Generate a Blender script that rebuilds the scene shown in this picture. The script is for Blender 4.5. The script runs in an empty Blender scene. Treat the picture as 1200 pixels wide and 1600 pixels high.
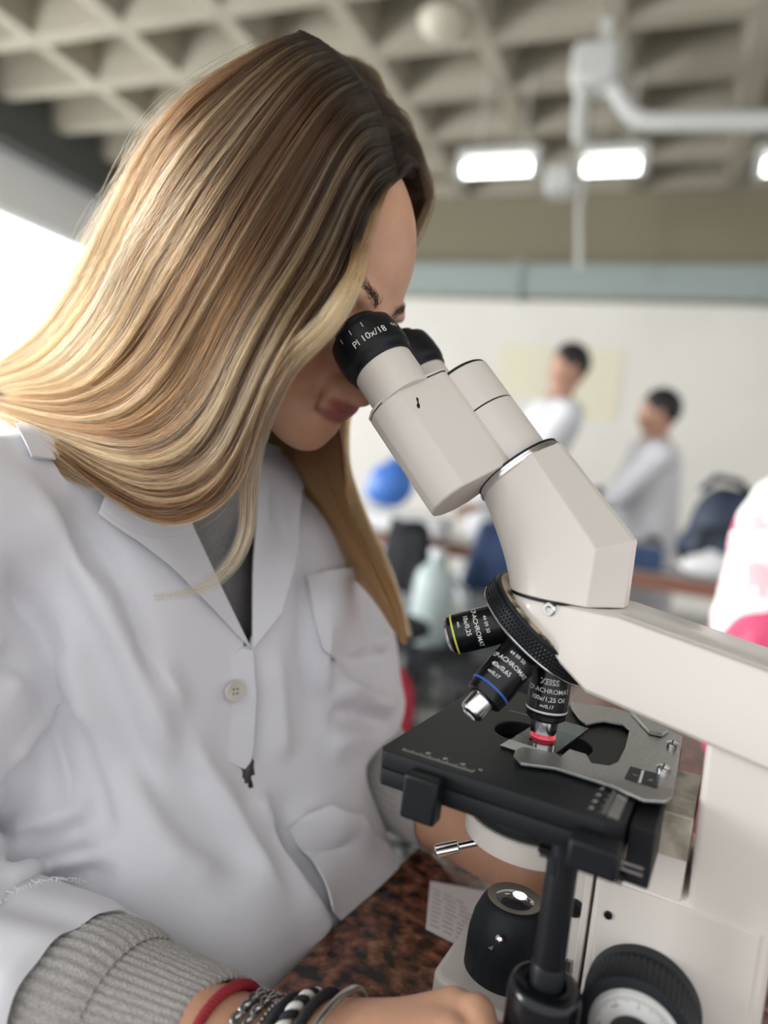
import bpy, math, random
import numpy as np
from mathutils import Matrix, Vector
from mathutils.bvhtree import BVHTree

random.seed(7); RNG = np.random.default_rng(7)
SC = bpy.context.scene
COL = SC.collection

# ------------------------------------------------------------------ camera
FPX = 1120.0                                   # focal length in pixels of the 1200x1600 frame
PITCH, ROLL, YAW = math.radians(3.2), math.radians(7.0), math.radians(27.0)
CAMZ = 1.115
_f = np.array([0, math.cos(PITCH), -math.sin(PITCH)]); _r0 = np.array([1., 0, 0]); _d0 = np.cross(_f, _r0)
_r = math.cos(ROLL)*_r0 - math.sin(ROLL)*_d0; _d = math.sin(ROLL)*_r0 + math.cos(ROLL)*_d0
CM = np.array([_r, _d, _f]); CAM = np.array([0, 0, CAMZ])
cd = bpy.data.cameras.new('camera'); cam = bpy.data.objects.new('camera', cd); COL.objects.link(cam)
cd.sensor_fit = 'VERTICAL'; cd.sensor_height = 36.0; cd.lens = FPX/1600*36.0
cd.clip_start = 0.02; cd.clip_end = 100
cam.matrix_world = Matrix(((_r[0], -_d[0], -_f[0], 0), (_r[1], -_d[1], -_f[1], 0), (_r[2], -_d[2], -_f[2], CAMZ), (0, 0, 0, 1)))
cd.dof.use_dof = True; cd.dof.focus_distance = 0.412; cd.dof.aperture_fstop = 2.7
SC.camera = cam
# ------------------------------------------------------------------ world, exposure
w = bpy.data.worlds.new('sky'); SC.world = w; w.use_nodes = True
w.node_tree.nodes['Background'].inputs[0].default_value = (0.985, 0.985, 1.0, 1)
w.node_tree.nodes['Background'].inputs[1].default_value = 1.08
SC.view_settings.view_transform = 'Standard'; SC.view_settings.look = 'None'
SC.view_settings.exposure = 0.36; SC.view_settings.gamma = 1.0
SC.view_settings.use_curve_mapping = False
SC.cycles.use_denoising = True
SC.cycles.max_bounces = 8; SC.cycles.diffuse_bounces = 4; SC.cycles.glossy_bounces = 5; SC.cycles.transmission_bounces = 8

# ------------------------------------------------------------------ frames
# G: millimetres, origin on the optical axis at the stage top, x away from the sitter, y away from the camera, z up
_o = CM.T @ (np.array([(848-600)/FPX, (1153-800)/FPX, 1.0])*0.41)
O = CAM + _o
def frame(yaw):
    return np.array([[math.cos(yaw), -math.sin(yaw), 0], [math.sin(yaw), math.cos(yaw), 0], [0, 0, 1.]])
A = frame(YAW)
BZ = -175.0                                     # bench top in G
ROOT = O + np.array([0, 0, BZ/1000])            # on the bench under the optical axis
def G2W(p): return O + (np.asarray(p, float)/1000) @ A
def proj(p):                                    # G mm -> pixel, depth
    c = (G2W(p) - CAM) @ CM.T
    return np.stack([600+FPX*c[..., 0]/c[..., 2], 800+FPX*c[..., 1]/c[..., 2], c[..., 2]], -1)
CAMG = A @ (CAM-O)*1000
def rayG(px): return A @ (CM.T @ np.array([(px[0]-600)/FPX, (px[1]-800)/FPX, 1.0]))
def on(px, ax, val):                            # pixel ray meets plane G[ax]=val (mm)
    d = rayG(px); t = (val-CAMG[ax])/d[ax]; return CAMG + t*d
def atd(px, depth): return CAMG + rayG(px)*depth*1000   # depth in metres
MG = Matrix.Translation(Vector(ROOT)) @ Matrix.Rotation(-YAW, 4, 'Z')
# R: the room, metres, origin on the floor below O
RYAW = math.radians(22.0); AR = frame(RYAW); FLO = np.array([O[0], O[1], 0.0])
MR = Matrix.Translation(Vector(FLO)) @ Matrix.Rotation(-RYAW, 4, 'Z')
CAMR = AR @ (CAM-FLO)
def onR(px, ax, val):
    d = AR @ (CM.T @ np.array([(px[0]-600)/FPX, (px[1]-800)/FPX, 1.0])); t = (val-CAMR[ax])/d[ax]; return CAMR + t*d

# ------------------------------------------------------------------ large daylight sources: the windows of the left wall
def area(name, locR, size, energy, color, rot):
    l = bpy.data.lights.new(name, 'AREA'); l.shape = 'RECTANGLE'; l.size, l.size_y = size; l.energy = energy; l.color = color
    o = bpy.data.objects.new(name, l); COL.objects.link(o)
    o.matrix_world = MR @ Matrix.Translation(Vector(locR)) @ rot
    return o
XW = -7.2                                       # left wall
WINS = [(-4.0, -1.0), (-0.5, 2.0), (2.6, 6.6)]   # window spans along the wall, sill 1.0 head 2.75
for i, (a, b) in enumerate(WINS):
    area('daylight', (XW-0.12, (a+b)/2, 1.9), (1.7, b-a), (520, 130, 100)[i]*(b-a)/3, (0.95, 0.975, 1.0), Matrix.Rotation(-math.pi/2, 4, 'Y'))

# ------------------------------------------------------------------ materials
MATS = {}
def mat(name, color, rough=0.5, metal=0.0, spec=0.5, noise=None, bump=None, coat=0.0, sheen=0.0, emit=None, alpha=None, trans=0.0, sss=0.0, vcol=None):
    """noise=(scale, colour2, low, high)  bump=(scale, strength, distance)"""
    if name in MATS: return MATS[name]
    m = bpy.data.materials.new(name); MATS[name] = m; m.use_nodes = True
    nt = m.node_tree; b = nt.nodes['Principled BSDF']
    c = tuple(color)+(1,) if len(color) == 3 else color
    b.inputs['Base Color'].default_value = c; b.inputs['Roughness'].default_value = rough; b.inputs['Metallic'].default_value = metal
    b.inputs['Specular IOR Level'].default_value = spec; b.inputs['Coat Weight'].default_value = coat
    b.inputs['Sheen Weight'].default_value = sheen; b.inputs['Transmission Weight'].default_value = trans
    if sss: b.inputs['Subsurface Weight'].default_value = sss; b.inputs['Subsurface Radius'].default_value = (1, .35, .2); b.inputs['Subsurface Scale'].default_value = 0.004
    if emit: b.inputs['Emission Color'].default_value = tuple(emit[0])+(1,); b.inputs['Emission Strength'].default_value = emit[1]
    tc = nt.nodes.new('ShaderNodeTexCoord')
    if noise:
        n = nt.nodes.new('ShaderNodeTexNoise'); n.inputs['Scale'].default_value = noise[0]; n.inputs['Detail'].default_value = 6
        nt.links.new(tc.outputs['Object'], n.inputs['Vector'])
        r = nt.nodes.new('ShaderNodeMapRange'); r.inputs[1].default_value = noise[2]; r.inputs[2].default_value = noise[3]
        nt.links.new(n.outputs['Fac'], r.inputs[0])
        x = nt.nodes.new('ShaderNodeMix'); x.data_type = 'RGBA'; x.inputs[6].default_value = c; x.inputs[7].default_value = tuple(noise[1])+(1,)
        nt.links.new(r.outputs[0], x.inputs[0]); nt.links.new(x.outputs[2], b.inputs['Base Color'])
    if vcol:
        a = nt.nodes.new('ShaderNodeAttribute'); a.attribute_name = vcol; nt.links.new(a.outputs['Color'], b.inputs['Base Color'])
    if bump:
        n = nt.nodes.new('ShaderNodeTexNoise'); n.inputs['Scale'].default_value = bump[0]; n.inputs['Detail'].default_value = 3
        nt.links.new(tc.outputs['Object'], n.inputs['Vector'])
        u = nt.nodes.new('ShaderNodeBump'); u.inputs['Strength'].default_value = bump[1]; u.inputs['Distance'].default_value = bump[2]
        nt.links.new(n.outputs['Fac'], u.inputs['Height']); nt.links.new(u.outputs[0], b.inputs['Normal'])
    return m
CREAM = mat('cream_enamel', (0.72, 0.675, 0.62), 0.33, bump=(900, .12, .0004), coat=.15)
CREAMT = mat('cream_textured_enamel', (0.74, 0.71, 0.66), 0.35, bump=(1100, .9, .0012))
BLACK = mat('black_satin_metal', (0.006, 0.0075, 0.010), 0.42, spec=.3)
BLACKM = mat('black_matt_paint', (0.007, 0.009, 0.011), 0.5, spec=.32, bump=(1500, .15, .0003))
BLACKG = mat('black_gloss', (0.005, 0.006, 0.008), 0.24, spec=.4)
RUBBER = mat('black_rubber', (0.009, 0.012, 0.016), 0.5, spec=.32)
CHROME = mat('chrome', (0.75, 0.75, 0.76), 0.16, 1.0)
STEEL = mat('brushed_steel', (0.52, 0.52, 0.51), 0.38, 1.0, noise=(420, (0.46, 0.46, 0.45), .4, .6))
WORN = mat('worn_brass_plate', (0.62, 0.58, 0.49), 0.45, .6, noise=(70, (0.36, 0.33, 0.25), .42, .62))
DIAL = mat('dial_aluminium', (0.62, 0.62, 0.6), 0.45, .5)
PRINT = mat('white_print', (0.82, 0.82, 0.8), 0.6)
PRINTD = mat('dark_print', (0.03, 0.03, 0.03), 0.6)
GLASS = mat('clear_glass', (1, 1, 1), 0.03, trans=1.0)

# ------------------------------------------------------------------ mesh builder (G millimetres by default)
def unit(v): v = np.asarray(v, float); return v/np.linalg.norm(v)
def basis(ax):
    ax = unit(ax); t = np.array([0, 0, 1.]) if abs(ax[2]) < .9 else np.array([1., 0, 0])
    e1 = unit(np.cross(t, ax)); return e1, np.cross(ax, e1), ax
class MB:
    def __init__(s): s.v = []; s.f = []
    def add(s, verts, faces):
        b = len(s.v); s.v += [tuple(map(float, p)) for p in verts]; s.f += [tuple(b+i for i in f) for f in faces]; return s
    def box(s, lo, hi, M=None):
        (x0, y0, z0), (x1, y1, z1) = lo, hi
        v = [(x0,y0,z0),(x1,y0,z0),(x1,y1,z0),(x0,y1,z0),(x0,y0,z1),(x1,y0,z1),(x1,y1,z1),(x0,y1,z1)]
        if M is not None: v = [M(p) for p in v]
        return s.add(v, [(0,3,2,1),(4,5,6,7),(0,1,5,4),(1,2,6,5),(2,3,7,6),(3,0,4,7)])
    def prism(s, poly, fn, lo, hi):              # poly 2-D, fn(a,b,h) -> 3-D
        n = len(poly); v = [fn(a, b, lo) for a, b in poly]+[fn(a, b, hi) for a, b in poly]
        return s.add(v, [tuple(range(n))[::-1], tuple(range(n, 2*n))]+[(i, (i+1) % n, n+(i+1) % n, n+i) for i in range(n)])
    def lathe(s, prof, c, ax, n=48, rmod=None):  # prof [(r,h)] along ax from c
        e1, e2, a = basis(ax); c = np.asarray(c, float); v = []; f = []
        for r, h in prof:
            for k in range(n):
                t = 2*math.pi*k/n; rr = r if rmod is None else r+rmod(h, k)
                v.append(c+a*h+(e1*math.cos(t)+e2*math.sin(t))*rr)
        m = len(prof)
        for j in range(m-1):
            for k in range(n): f.append((j*n+k, j*n+(k+1) % n, (j+1)*n+(k+1) % n, (j+1)*n+k))
        if prof[0][0] > 1e-6: f.append(tuple(range(n))[::-1])
        if prof[-1][0] > 1e-6: f.append(tuple(range((m-1)*n, m*n)))
        return s.add(v, f)
    def loft(s, secs, caps=True):
        n = len(secs[0]); v = [p for q in secs for p in q]; f = []
        for j in range(len(secs)-1):
            for k in range(n): f.append((j*n+k, j*n+(k+1) % n, (j+1)*n+(k+1) % n, (j+1)*n+k))
        if caps: f += [tuple(range(n))[::-1], tuple(range((len(secs)-1)*n, len(secs)*n))]
        return s.add(v, f)
    def tube(s, path, r, n=10, closed=False, caps=True):
        path = [np.asarray(p, float) for p in path]; m = len(path); rs = r if hasattr(r, '__len__') else [r]*m
        secs = []; prev = None
        for i in range(m):
            if closed: t = unit(path[(i+1) % m]-path[i-1])
            else: t = unit(path[min(i+1, m-1)]-path[max(i-1, 0)])
            if prev is None: e1 = basis(t)[0]
            else: e1 = unit(prev-t*(prev@t))
            prev = e1; e2 = np.cross(t, e1)
            secs.append([path[i]+(e1*math.cos(2*math.pi*k/n)+e2*math.sin(2*math.pi*k/n))*rs[i] for k in range(n)])
        if closed: secs.append(secs[0]); caps = False
        return s.loft(secs, caps)
    def mesh(s, name, smooth=35, scale=.001, off=(0, 0, 0)):
        me = bpy.data.meshes.new(name); V = (np.array(s.v)-np.array(off))*scale
        me.from_pydata(V.tolist(), [], s.f); me.validate(); me.update()
        fix_normals(me)
        if smooth: me.shade_smooth(); me.set_sharp_from_angle(angle=math.radians(smooth))
        return me
def fix_normals(me):
    import bmesh
    b = bmesh.new(); b.from_mesh(me); bmesh.ops.recalc_face_normals(b, faces=b.faces); b.to_mesh(me); b.free()
def link(name, me, m, parent=None, mw=None):
    o = bpy.data.objects.new(name, me); COL.objects.link(o)
    if m is not None and me is not None: me.materials.append(m)
    if parent is not None: o.parent = parent
    elif mw is not None: o.matrix_world = mw
    return o
def bevel(o, wmm, seg=2, ang=35, sharp=60):
    b = o.modifiers.new('bevel', 'BEVEL'); b.width = wmm*.001; b.segments = seg; b.limit_method = 'ANGLE'; b.angle_limit = math.radians(ang)
    o.data.shade_smooth(); o.data.set_sharp_from_angle(angle=math.radians(sharp)); return o
OFFG = (0, 0, BZ)
def part(name, mb, m, parent, bev=0, smooth=35, seg=2, sharp=60):     # a G-frame mesh under a G-frame thing
    o = link(name, mb.mesh(name, smooth, off=OFFG), m, parent)
    if bev: bevel(o, bev, seg, 20 if sharp < 40 else 35, sharp)
    return o
def tag(o, label=None, cat=None, group=None, kind=None):
    for k, v in (('label', label), ('category', cat), ('group', group), ('kind', kind)):
        if v: o[k] = v
    return o
def empty(name, mw):
    o = bpy.data.objects.new(name, None); COL.objects.link(o); o.matrix_world = mw; o.empty_display_size = .05; return o
def single(name, mb, m, label, cat, group=None, bev=0, smooth=35):   # a G-frame thing of one mesh, origin at its base
    V = np.array(mb.v); base = np.array([(V[:, 0].min()+V[:, 0].max())/2, (V[:, 1].min()+V[:, 1].max())/2, V[:, 2].min()])
    o = link(name, mb.mesh(name, smooth, off=base), m)
    o.matrix_world = MG @ Matrix.Translation(Vector((base-np.array(OFFG))*.001))
    if bev: bevel(o, bev)
    return tag(o, label, cat, group)
def groot(name, base, label, cat, group=None):              # an Empty for a G-frame thing standing at base
    o = empty(name, MG @ Matrix.Translation(Vector((np.asarray(base, float)-np.array(OFFG))*.001)))
    o['_off'] = list(map(float, base)); return tag(o, label, cat, group)
def gpart(name, mb, m, parent, off, bev=0, smooth=35):
    o = link(name, mb.mesh(name, smooth, off=off), m, parent)
    if bev: bevel(o, bev)
    return o
# text as a flat mesh (mm), origin at its centre
_TX = {}
def text2d(s, size, bold=0.0):
    k = (s, size, bold)
    if k in _TX: return _TX[k]
    cu = bpy.data.curves.new('t', 'FONT'); cu.body = s; cu.size = size; cu.align_x = 'CENTER'; cu.align_y = 'CENTER'; cu.offset = bold; cu.resolution_u = 3
    o = bpy.data.objects.new('t', cu); COL.objects.link(o); dg = bpy.context.evaluated_depsgraph_get(); dg.update()
    me = bpy.data.meshes.new_from_object(o.evaluated_get(dg))
    v = np.array([tuple(p.co)[:2] for p in me.vertices]); f = [tuple(p.vertices) for p in me.polygons]
    bpy.data.objects.remove(o); bpy.data.curves.remove(cu); bpy.data.meshes.remove(me)
    _TX[k] = (v, f); return v, f
def text_cyl(mb, s, size, c, ax, up, toward, r, h, shift=0, bold=0.0):
    """text around a cylinder: c on the axis, up along +-ax, centre facing `toward`, at height h along up"""
    v, f = text2d(s, size, bold); up = unit(up); e1 = unit(toward-up*(np.dot(toward, up))); rt = np.cross(up, e1); P = []
    for x, y in v:
        t = (x+shift)/r; P.append(np.asarray(c)+up*(h+y)+(e1*math.cos(t)+rt*math.sin(t))*(r+.06))
    mb.add(P, f)
def text_plane(mb, s, size, c, right, up, bold=0.0):
    v, f = text2d(s, size, bold); mb.add([np.asarray(c)+np.asarray(right)*x+np.asarray(up)*y for x, y in v], f)
# ================================================================== the room (R frame, metres)
CEIL = O[2]+3.5; YB = 8.0
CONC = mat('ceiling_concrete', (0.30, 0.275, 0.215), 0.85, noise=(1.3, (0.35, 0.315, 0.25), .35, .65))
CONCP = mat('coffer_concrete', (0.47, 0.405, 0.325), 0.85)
WALLW = mat('white_wall_paint', (0.73, 0.70, 0.645), 0.7, noise=(.8, (0.69, 0.66, 0.61), .4, .6))
OLIVE = mat('olive_beam_paint', (0.215, 0.195, 0.13), 0.8)
BAND = mat('grey_green_duct', (0.29, 0.335, 0.32), 0.5)
FLOOR = mat('grey_vinyl_floor', (0.30, 0.31, 0.28), 0.45, noise=(6, (0.24, 0.25, 0.23), .4, .6))
DARKP = mat('dark_soffit', (0.075, 0.08, 0.075), 0.7)
LEFTW = mat('left_wall_paint', (0.78, 0.78, 0.79), 0.7)
def rmesh(mb, name, smooth=0): return mb.mesh(name, smooth, scale=1.0)
def rthing(name, mb, m, kind='structure', parent=None, label=None, cat=None, group=None, smooth=0, bev=0):
    if parent is None:
        o = link(name, rmesh(mb, name, smooth), m, None, MR); tag(o, label, cat, group, kind)
    else: o = link(name, rmesh(mb, name, smooth), m, parent)
    if bev: bevel(o, bev*1000)
    return o
rthing('floor', MB().box((XW-.3, -5, -.1), (7, YB+.3, 0)), FLOOR)
ceil = rthing('ceiling', MB().box((XW-.3, -2.5, CEIL+.42), (7, YB+.3, CEIL+.6)), CONCP)
yl = bpy.data.meshes.new('rib')
def rib_mesh(axis, a0, a1):
    mb = MB(); p = [(-.07, 0), (.07, 0), (.20, .43), (-.20, .43)]
    mb.prism(p, (lambda a, b, h: (a, h, b)) if axis == 'y' else (lambda a, b, h: (h, a, b)), a0, a1)
    return mb.mesh('rib', 0, scale=1.0)
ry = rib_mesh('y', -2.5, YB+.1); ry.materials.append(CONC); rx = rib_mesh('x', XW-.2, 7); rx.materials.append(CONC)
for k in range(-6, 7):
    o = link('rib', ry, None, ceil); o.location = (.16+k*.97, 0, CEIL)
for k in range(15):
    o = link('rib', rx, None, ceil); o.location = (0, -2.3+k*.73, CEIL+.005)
def hz(px): return onR(px, 1, YB)[2]
zb0, zb1, zwc = hz((945, 470)), hz((945, 421)), hz((945, 350))
wb = rthing('wall_back', MB().box((XW-.3, YB, 0), (7, YB+.2, zb0+.05)), WALLW)
rthing('wall_back_upper', MB().box((XW-.3, YB-.02, zb0-.02), (7, YB+.2, CEIL+.45)), OLIVE)
tr = rthing('trim_1', MB().box((XW, YB-.22, zb0), (7, YB-.021, zb1)), BAND, bev=.01)
for x in (-4.2, -2.0, .6, 3): rthing('bracket', MB().box((x, YB-.26, zb0-.04), (x+.07, YB-.02, zb1+.03)), BAND, parent=tr)
# left wall: pier strips below, between and above the windows
HEAD = onR((60, 350), 0, XW)[2]; SOFF = onR((60, 262), 0, XW)[2]; SILL = 0.95
wl = rthing('wall_left', MB().box((XW-.2, -5, 0), (XW, YB+.2, SILL)), LEFTW)
rthing('wall_left_upper', MB().box((XW-.2, -5, HEAD), (XW, YB+.2, SOFF)), LEFTW)
rthing('trim_2', MB().box((XW-.2, -5, SOFF), (XW+.25, YB, CEIL+.4)), DARKP)
ed = [-5]+[v for w_ in WINS for v in w_]+[YB+.2]
for a, b in zip(ed[::2], ed[1::2]): rthing('wall_left_pier', MB().box((XW-.2, a, SILL), (XW, b, HEAD)), LEFTW)
FRAMEM = mat('white_window_frame', (0.8, 0.8, 0.8), .4)
SKYP = mat('bright_daylight_blind', (1, 1, 1), .9, emit=((0.97, 0.985, 1.0), 2.5))
for i, (a, b) in enumerate(WINS):
    f = MB()
    for lo, hi in (((XW-.12, a, SILL), (XW-.04, b, SILL+.06)), ((XW-.12, a, HEAD-.06), (XW-.04, b, HEAD)), ((XW-.12, a, SILL), (XW-.04, a+.06, HEAD)), ((XW-.12, b-.06, SILL), (XW-.04, b, HEAD)), ((XW-.12, (a+b)/2-.03, SILL), (XW-.04, (a+b)/2+.03, HEAD))): f.box(lo, hi)
    wn = rthing('window_%d' % (i+1), f, FRAMEM)
    for q, (c, d) in enumerate(((a, (a+b)/2), ((a+b)/2, b))):
        rthing('pane', MB().box((XW-.18, c, SILL), (XW-.175, d, HEAD)), SKYP, parent=wn)
# fluorescent fittings, conduit and ceiling lamp
TUBE = mat('fluorescent_tube', (1, 1, 1), .5, emit=((1.0, 0.99, 0.96), 6.0))
FIT = mat('white_metal_fitting', (0.50, 0.50, 0.48), .45)
YL = 5.6
def fitting(pxa, pxb, label):
    a, b = onR(pxa, 1, YL), onR(pxb, 1, YL); z = (a[2]+b[2])/2; xa, xb = a[0], b[0]
    r = empty('fluorescent_lamp', MR @ Matrix.Translation((0, 0, 0))); tag(r, label, 'ceiling lamp', 'fluorescent lamps')
    rthing('housing', MB().box((xa-.06, YL-.07, z+.09), (xb+.06, YL+.12, z+.17)), FIT, parent=r, bev=.01)
    rthing('tube', MB().tube([(xa, YL-.02, z), (xb, YL-.02, z)], .05, 14), TUBE, parent=r, smooth=50)
    for x in (xa-.03, xb+.03): rthing('end_cap', MB().box((x-.03, YL-.08, z-.06), (x+.03, YL+.05, z+.1)), FIT, parent=r)
    for x in (xa+.1, xb-.1): rthing('hanger', MB().tube([(x, YL, z+.16), (x, YL, CEIL+.1)], .008, 6), FIT, parent=r)
    return r
fitting((727, 265), (832, 266), 'lit fluorescent tube nearest the hair, under the coffered ceiling')
fitting((914, 263), (1000, 263), 'lit fluorescent tube below the bent white ceiling conduit')
fitting((1192, 262), (1290, 262), 'lit fluorescent tube cut off by the right edge of the picture')
def rpt(px, y): return onR(px, 1, y)
jb = rpt((878, 286), YL+.0)
rthing('junction_box', MB().box((jb[0]-.13, YL-.1, jb[2]-.09), (jb[0]+.09, YL+.14, jb[2]+.12)), FIT, 'thing', None, 'pale junction box hanging between two fluorescent tubes', 'electrical box', bev=.03)
YP = 4.9
pp = [rpt(p, YP) for p in ((905, 225), (908, 165), (920, 110))]
cond = empty('ceiling_conduit', MR); tag(cond, 'white conduit bent down from the ceiling and running to the right', 'pipe')
rthing('drop_pipe', MB().tube(pp, .055, 12), FIT, parent=cond, smooth=50)
pq = [rpt(p, YP) for p in ((955, 125), (972, 160), (990, 182), (1015, 190), (1100, 190), (1330, 188))]
rthing('run_pipe', MB().tube(pq, .065, 12), FIT, parent=cond, smooth=50)
c = rpt((940, 108), YP); rthing('elbow_box', MB().box((c[0]-.2, YP-.14, c[2]-.15), (c[0]+.14, YP+.14, c[2]+.15)), FIT, parent=cond, bev=.05)
rthing('strut', MB().box((c[0]-.04, YP-.03, c[2]+.1), (c[0]+.04, YP+.03, CEIL+.05)), FIT, parent=cond)
LAMPW = mat('opal_lamp_glass', (0.42, 0.39, 0.31), .4, emit=((1, .93, .78), .08))
c = onR((688, 26), 2, CEIL-.02)
lm = empty('round_ceiling_lamp', MR); tag(lm, 'round opal ceiling lamp fixed to a concrete rib', 'ceiling lamp')
rthing('globe', MB().lathe([(0.001, -.16), (.08, -.145), (.14, -.09), (.16, -.02), (.15, 0)], c, (0, 0, 1), 24), LAMPW, parent=lm, smooth=60)
rthing('mount', MB().lathe([(.12, 0), (.12, .03)], c, (0, 0, 1), 24), FIT, parent=lm, smooth=40)
dp = rpt((905, 330), YL+1.2); dq = rpt((905, 420), YL+1.2)
rthing('hanging_cable', MB().tube([(dp[0], dp[1], dp[2]+1.2), dp, dq], .03, 8), FIT, 'thing', None, 'pale vertical cable drop in front of the olive beam', 'cable', smooth=50)
# ================================================================== the bench under the microscope
def granite():
    m = bpy.data.materials.new('red_granite'); m.use_nodes = True; nt = m.node_tree; b = nt.nodes['Principled BSDF']
    tc = nt.nodes.new('ShaderNodeTexCoord'); v = nt.nodes.new('ShaderNodeTexVoronoi'); v.inputs['Scale'].default_value = 130
    n = nt.nodes.new('ShaderNodeTexNoise'); n.inputs['Scale'].default_value = 85; n.inputs['Detail'].default_value = 5
    mx = nt.nodes.new('ShaderNodeMix'); mx.data_type = 'VECTOR'; mx.inputs[0].default_value = .02
    nt.links.new(tc.outputs['Object'], mx.inputs[4]); nt.links.new(n.outputs['Color'], mx.inputs[5]); nt.links.new(mx.outputs[1], v.inputs['Vector'])
    nt.links.new(tc.outputs['Object'], n.inputs['Vector'])
    r1 = nt.nodes.new('ShaderNodeValToRGB'); e = r1.color_ramp.elements
    e[0].position = .40; e[0].color = (.014, .012, .012, 1); e[1].position = .50; e[1].color = (.15, .055, .032, 1)
    x = r1.color_ramp.elements.new(.60); x.color = (.26, .105, .06, 1); x = r1.color_ramp.elements.new(.72); x.color = (.35, .19, .13, 1)
    nt.links.new(n.outputs['Fac'], r1.inputs[0])
    r2 = nt.nodes.new('ShaderNodeMapRange'); r2.inputs[1].default_value = 0; r2.inputs[2].default_value = 1; r2.inputs[3].default_value = .55; r2.inputs[4].default_value = 1.25
    sp = nt.nodes.new('ShaderNodeSeparateColor'); nt.links.new(v.outputs['Color'], sp.inputs[0]); nt.links.new(sp.outputs[0], r2.inputs[0])
    mu = nt.nodes.new('ShaderNodeMix'); mu.data_type = 'RGBA'; mu.blend_type = 'MULTIPLY'; mu.inputs[0].default_value = 1
    nt.links.new(r1.outputs[0], mu.inputs[6]); nt.links.new(r2.outputs[0], mu.inputs[7]); nt.links.new(mu.outputs[2], b.inputs['Base Color'])
    b.inputs['Roughness'].default_value = .16; return m
bench = empty('granite_bench', MG @ Matrix.Translation((.3, 0, -.8))); tag(bench, 'red and black speckled granite lab bench under the microscope', 'bench')
def bpart(name, mb, m, bev=0):
    o = link(name, mb.mesh(name, 35, off=(300, 0, BZ-800)), m, bench)
    if bev: bevel(o, bev)
    return o
bpart('bench_top', MB().box((-128, -700, BZ-30), (620, 1000, BZ)), granite(), 3)
PANELM = mat('bench_panel_laminate', (.45, .45, .43), .5)
bpart('bench_front', MB().box((-60, -690, BZ-790), (-40, 990, BZ-30)), PANELM)
for y in (-680, 960): bpart('bench_leg', MB().box((-40, y, BZ-800), (600, y+20, BZ-30)), PANELM)
PAPER = mat('white_paper', (.80, .80, .79), .8)
pa, pb, pc, pd = [on(p, 2, BZ+.6) for p in ((672, 1378), (665, 1452), (760, 1500), (790, 1400))]
mb = MB(); mb.add([pa, pb, pc, pd]+[p+np.array([0, 0, .9]) for p in (pa, pb, pc, pd)], [(0, 1, 2, 3), (4, 7, 6, 5), (0, 4, 5, 1), (1, 5, 6, 2), (2, 6, 7, 3), (3, 7, 4, 0)])
nb = single('paper_sheet', mb, PAPER, 'white printed paper lying on the granite bench behind the microscope base', 'paper')
mb = MB(); ev = unit(pc-pb); eu = unit(pa-pb)
base = np.array([(np.array([pa, pb, pc, pd])[:, 0].min()+np.array([pa, pb, pc, pd])[:, 0].max())/2, (np.array([pa, pb, pc, pd])[:, 1].min()+np.array([pa, pb, pc, pd])[:, 1].max())/2, BZ+.6])
for j in range(9):
    q = pb+eu*(6+j*5.5)+ev*3
    for i in range(3):
        L = random.uniform(6, 11); mb.add([q+(0, 0, 1), q+ev*L+(0, 0, 1), q+ev*L+eu*1.3+(0, 0, 1), q+eu*1.3+(0, 0, 1)], [(0, 1, 2, 3)]); q = q+ev*(L+3)
gpart('printed_lines', mb, mat('grey_print', (.35, .35, .36), .8), nb, base)

# ================================================================== the microscope (G frame, mm)
mic = empty('microscope', MG); tag(mic, 'cream and black binocular laboratory microscope on the granite bench', 'microscope')
def XZ(y): return lambda a, b, h: (a, h, b)
fxz = lambda a, b, h: (a, h, b)                 # profile in x,z extruded along y
fxy = lambda a, b, h: (a, b, h)
# --- base, column, limb
part('base', MB().prism([(-38, -26), (-33, -32), (44, -46), (126, -46), (126, 46), (44, 46), (-33, 40), (-38, 34)], fxy, BZ, -139), CREAM, mic, 5, seg=3)
YN = -31
pts = [(43, BZ), (43, -48), (86, -48), (84, 22), (84, 34), (116, 34), (122, 30), (124, 22), (124, BZ)]
part('column', MB().prism(pts, fxz, YN, 38), CREAM, mic, 3, seg=3)
part('column_side_plate', MB().prism([(48, BZ+2), (46.5, -51), (118, -51), (118, BZ+2)], fxz, YN-1.2, YN+1), CREAM, mic, .6)
rail = part('focus_rail', MB().box((31, -26, BZ+2), (41.6, 30, -46)), CREAM, mic, 1.5)
part('rail_edge', MB().box((38, -29.5, BZ+2), (41.4, -25, -48)), CREAM, rail, .5)
part('rail_screw', MB().lathe([(4.6, 0), (4.6, 2.2), (3.6, 3)], (34, -26, -74), (0, -1, 0), 24), BLACK, rail)
part('rack_bar', MB().box((32, -28.5, -134), (34, -25, -102)).box((35, -28.5, -134), (36.2, -25, -102)), STEEL, rail)
for c in ((51.5, -68), (53, -112)):
    q = part('plate_screw', MB().lathe([(2.1, 0), (2.1, .8), (1.5, 1.1), (1.1, .2), (0.01, .2)], (c[0], YN-1.2, c[1]), (0, -1, 0), 20), BLACK, mic)
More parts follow.
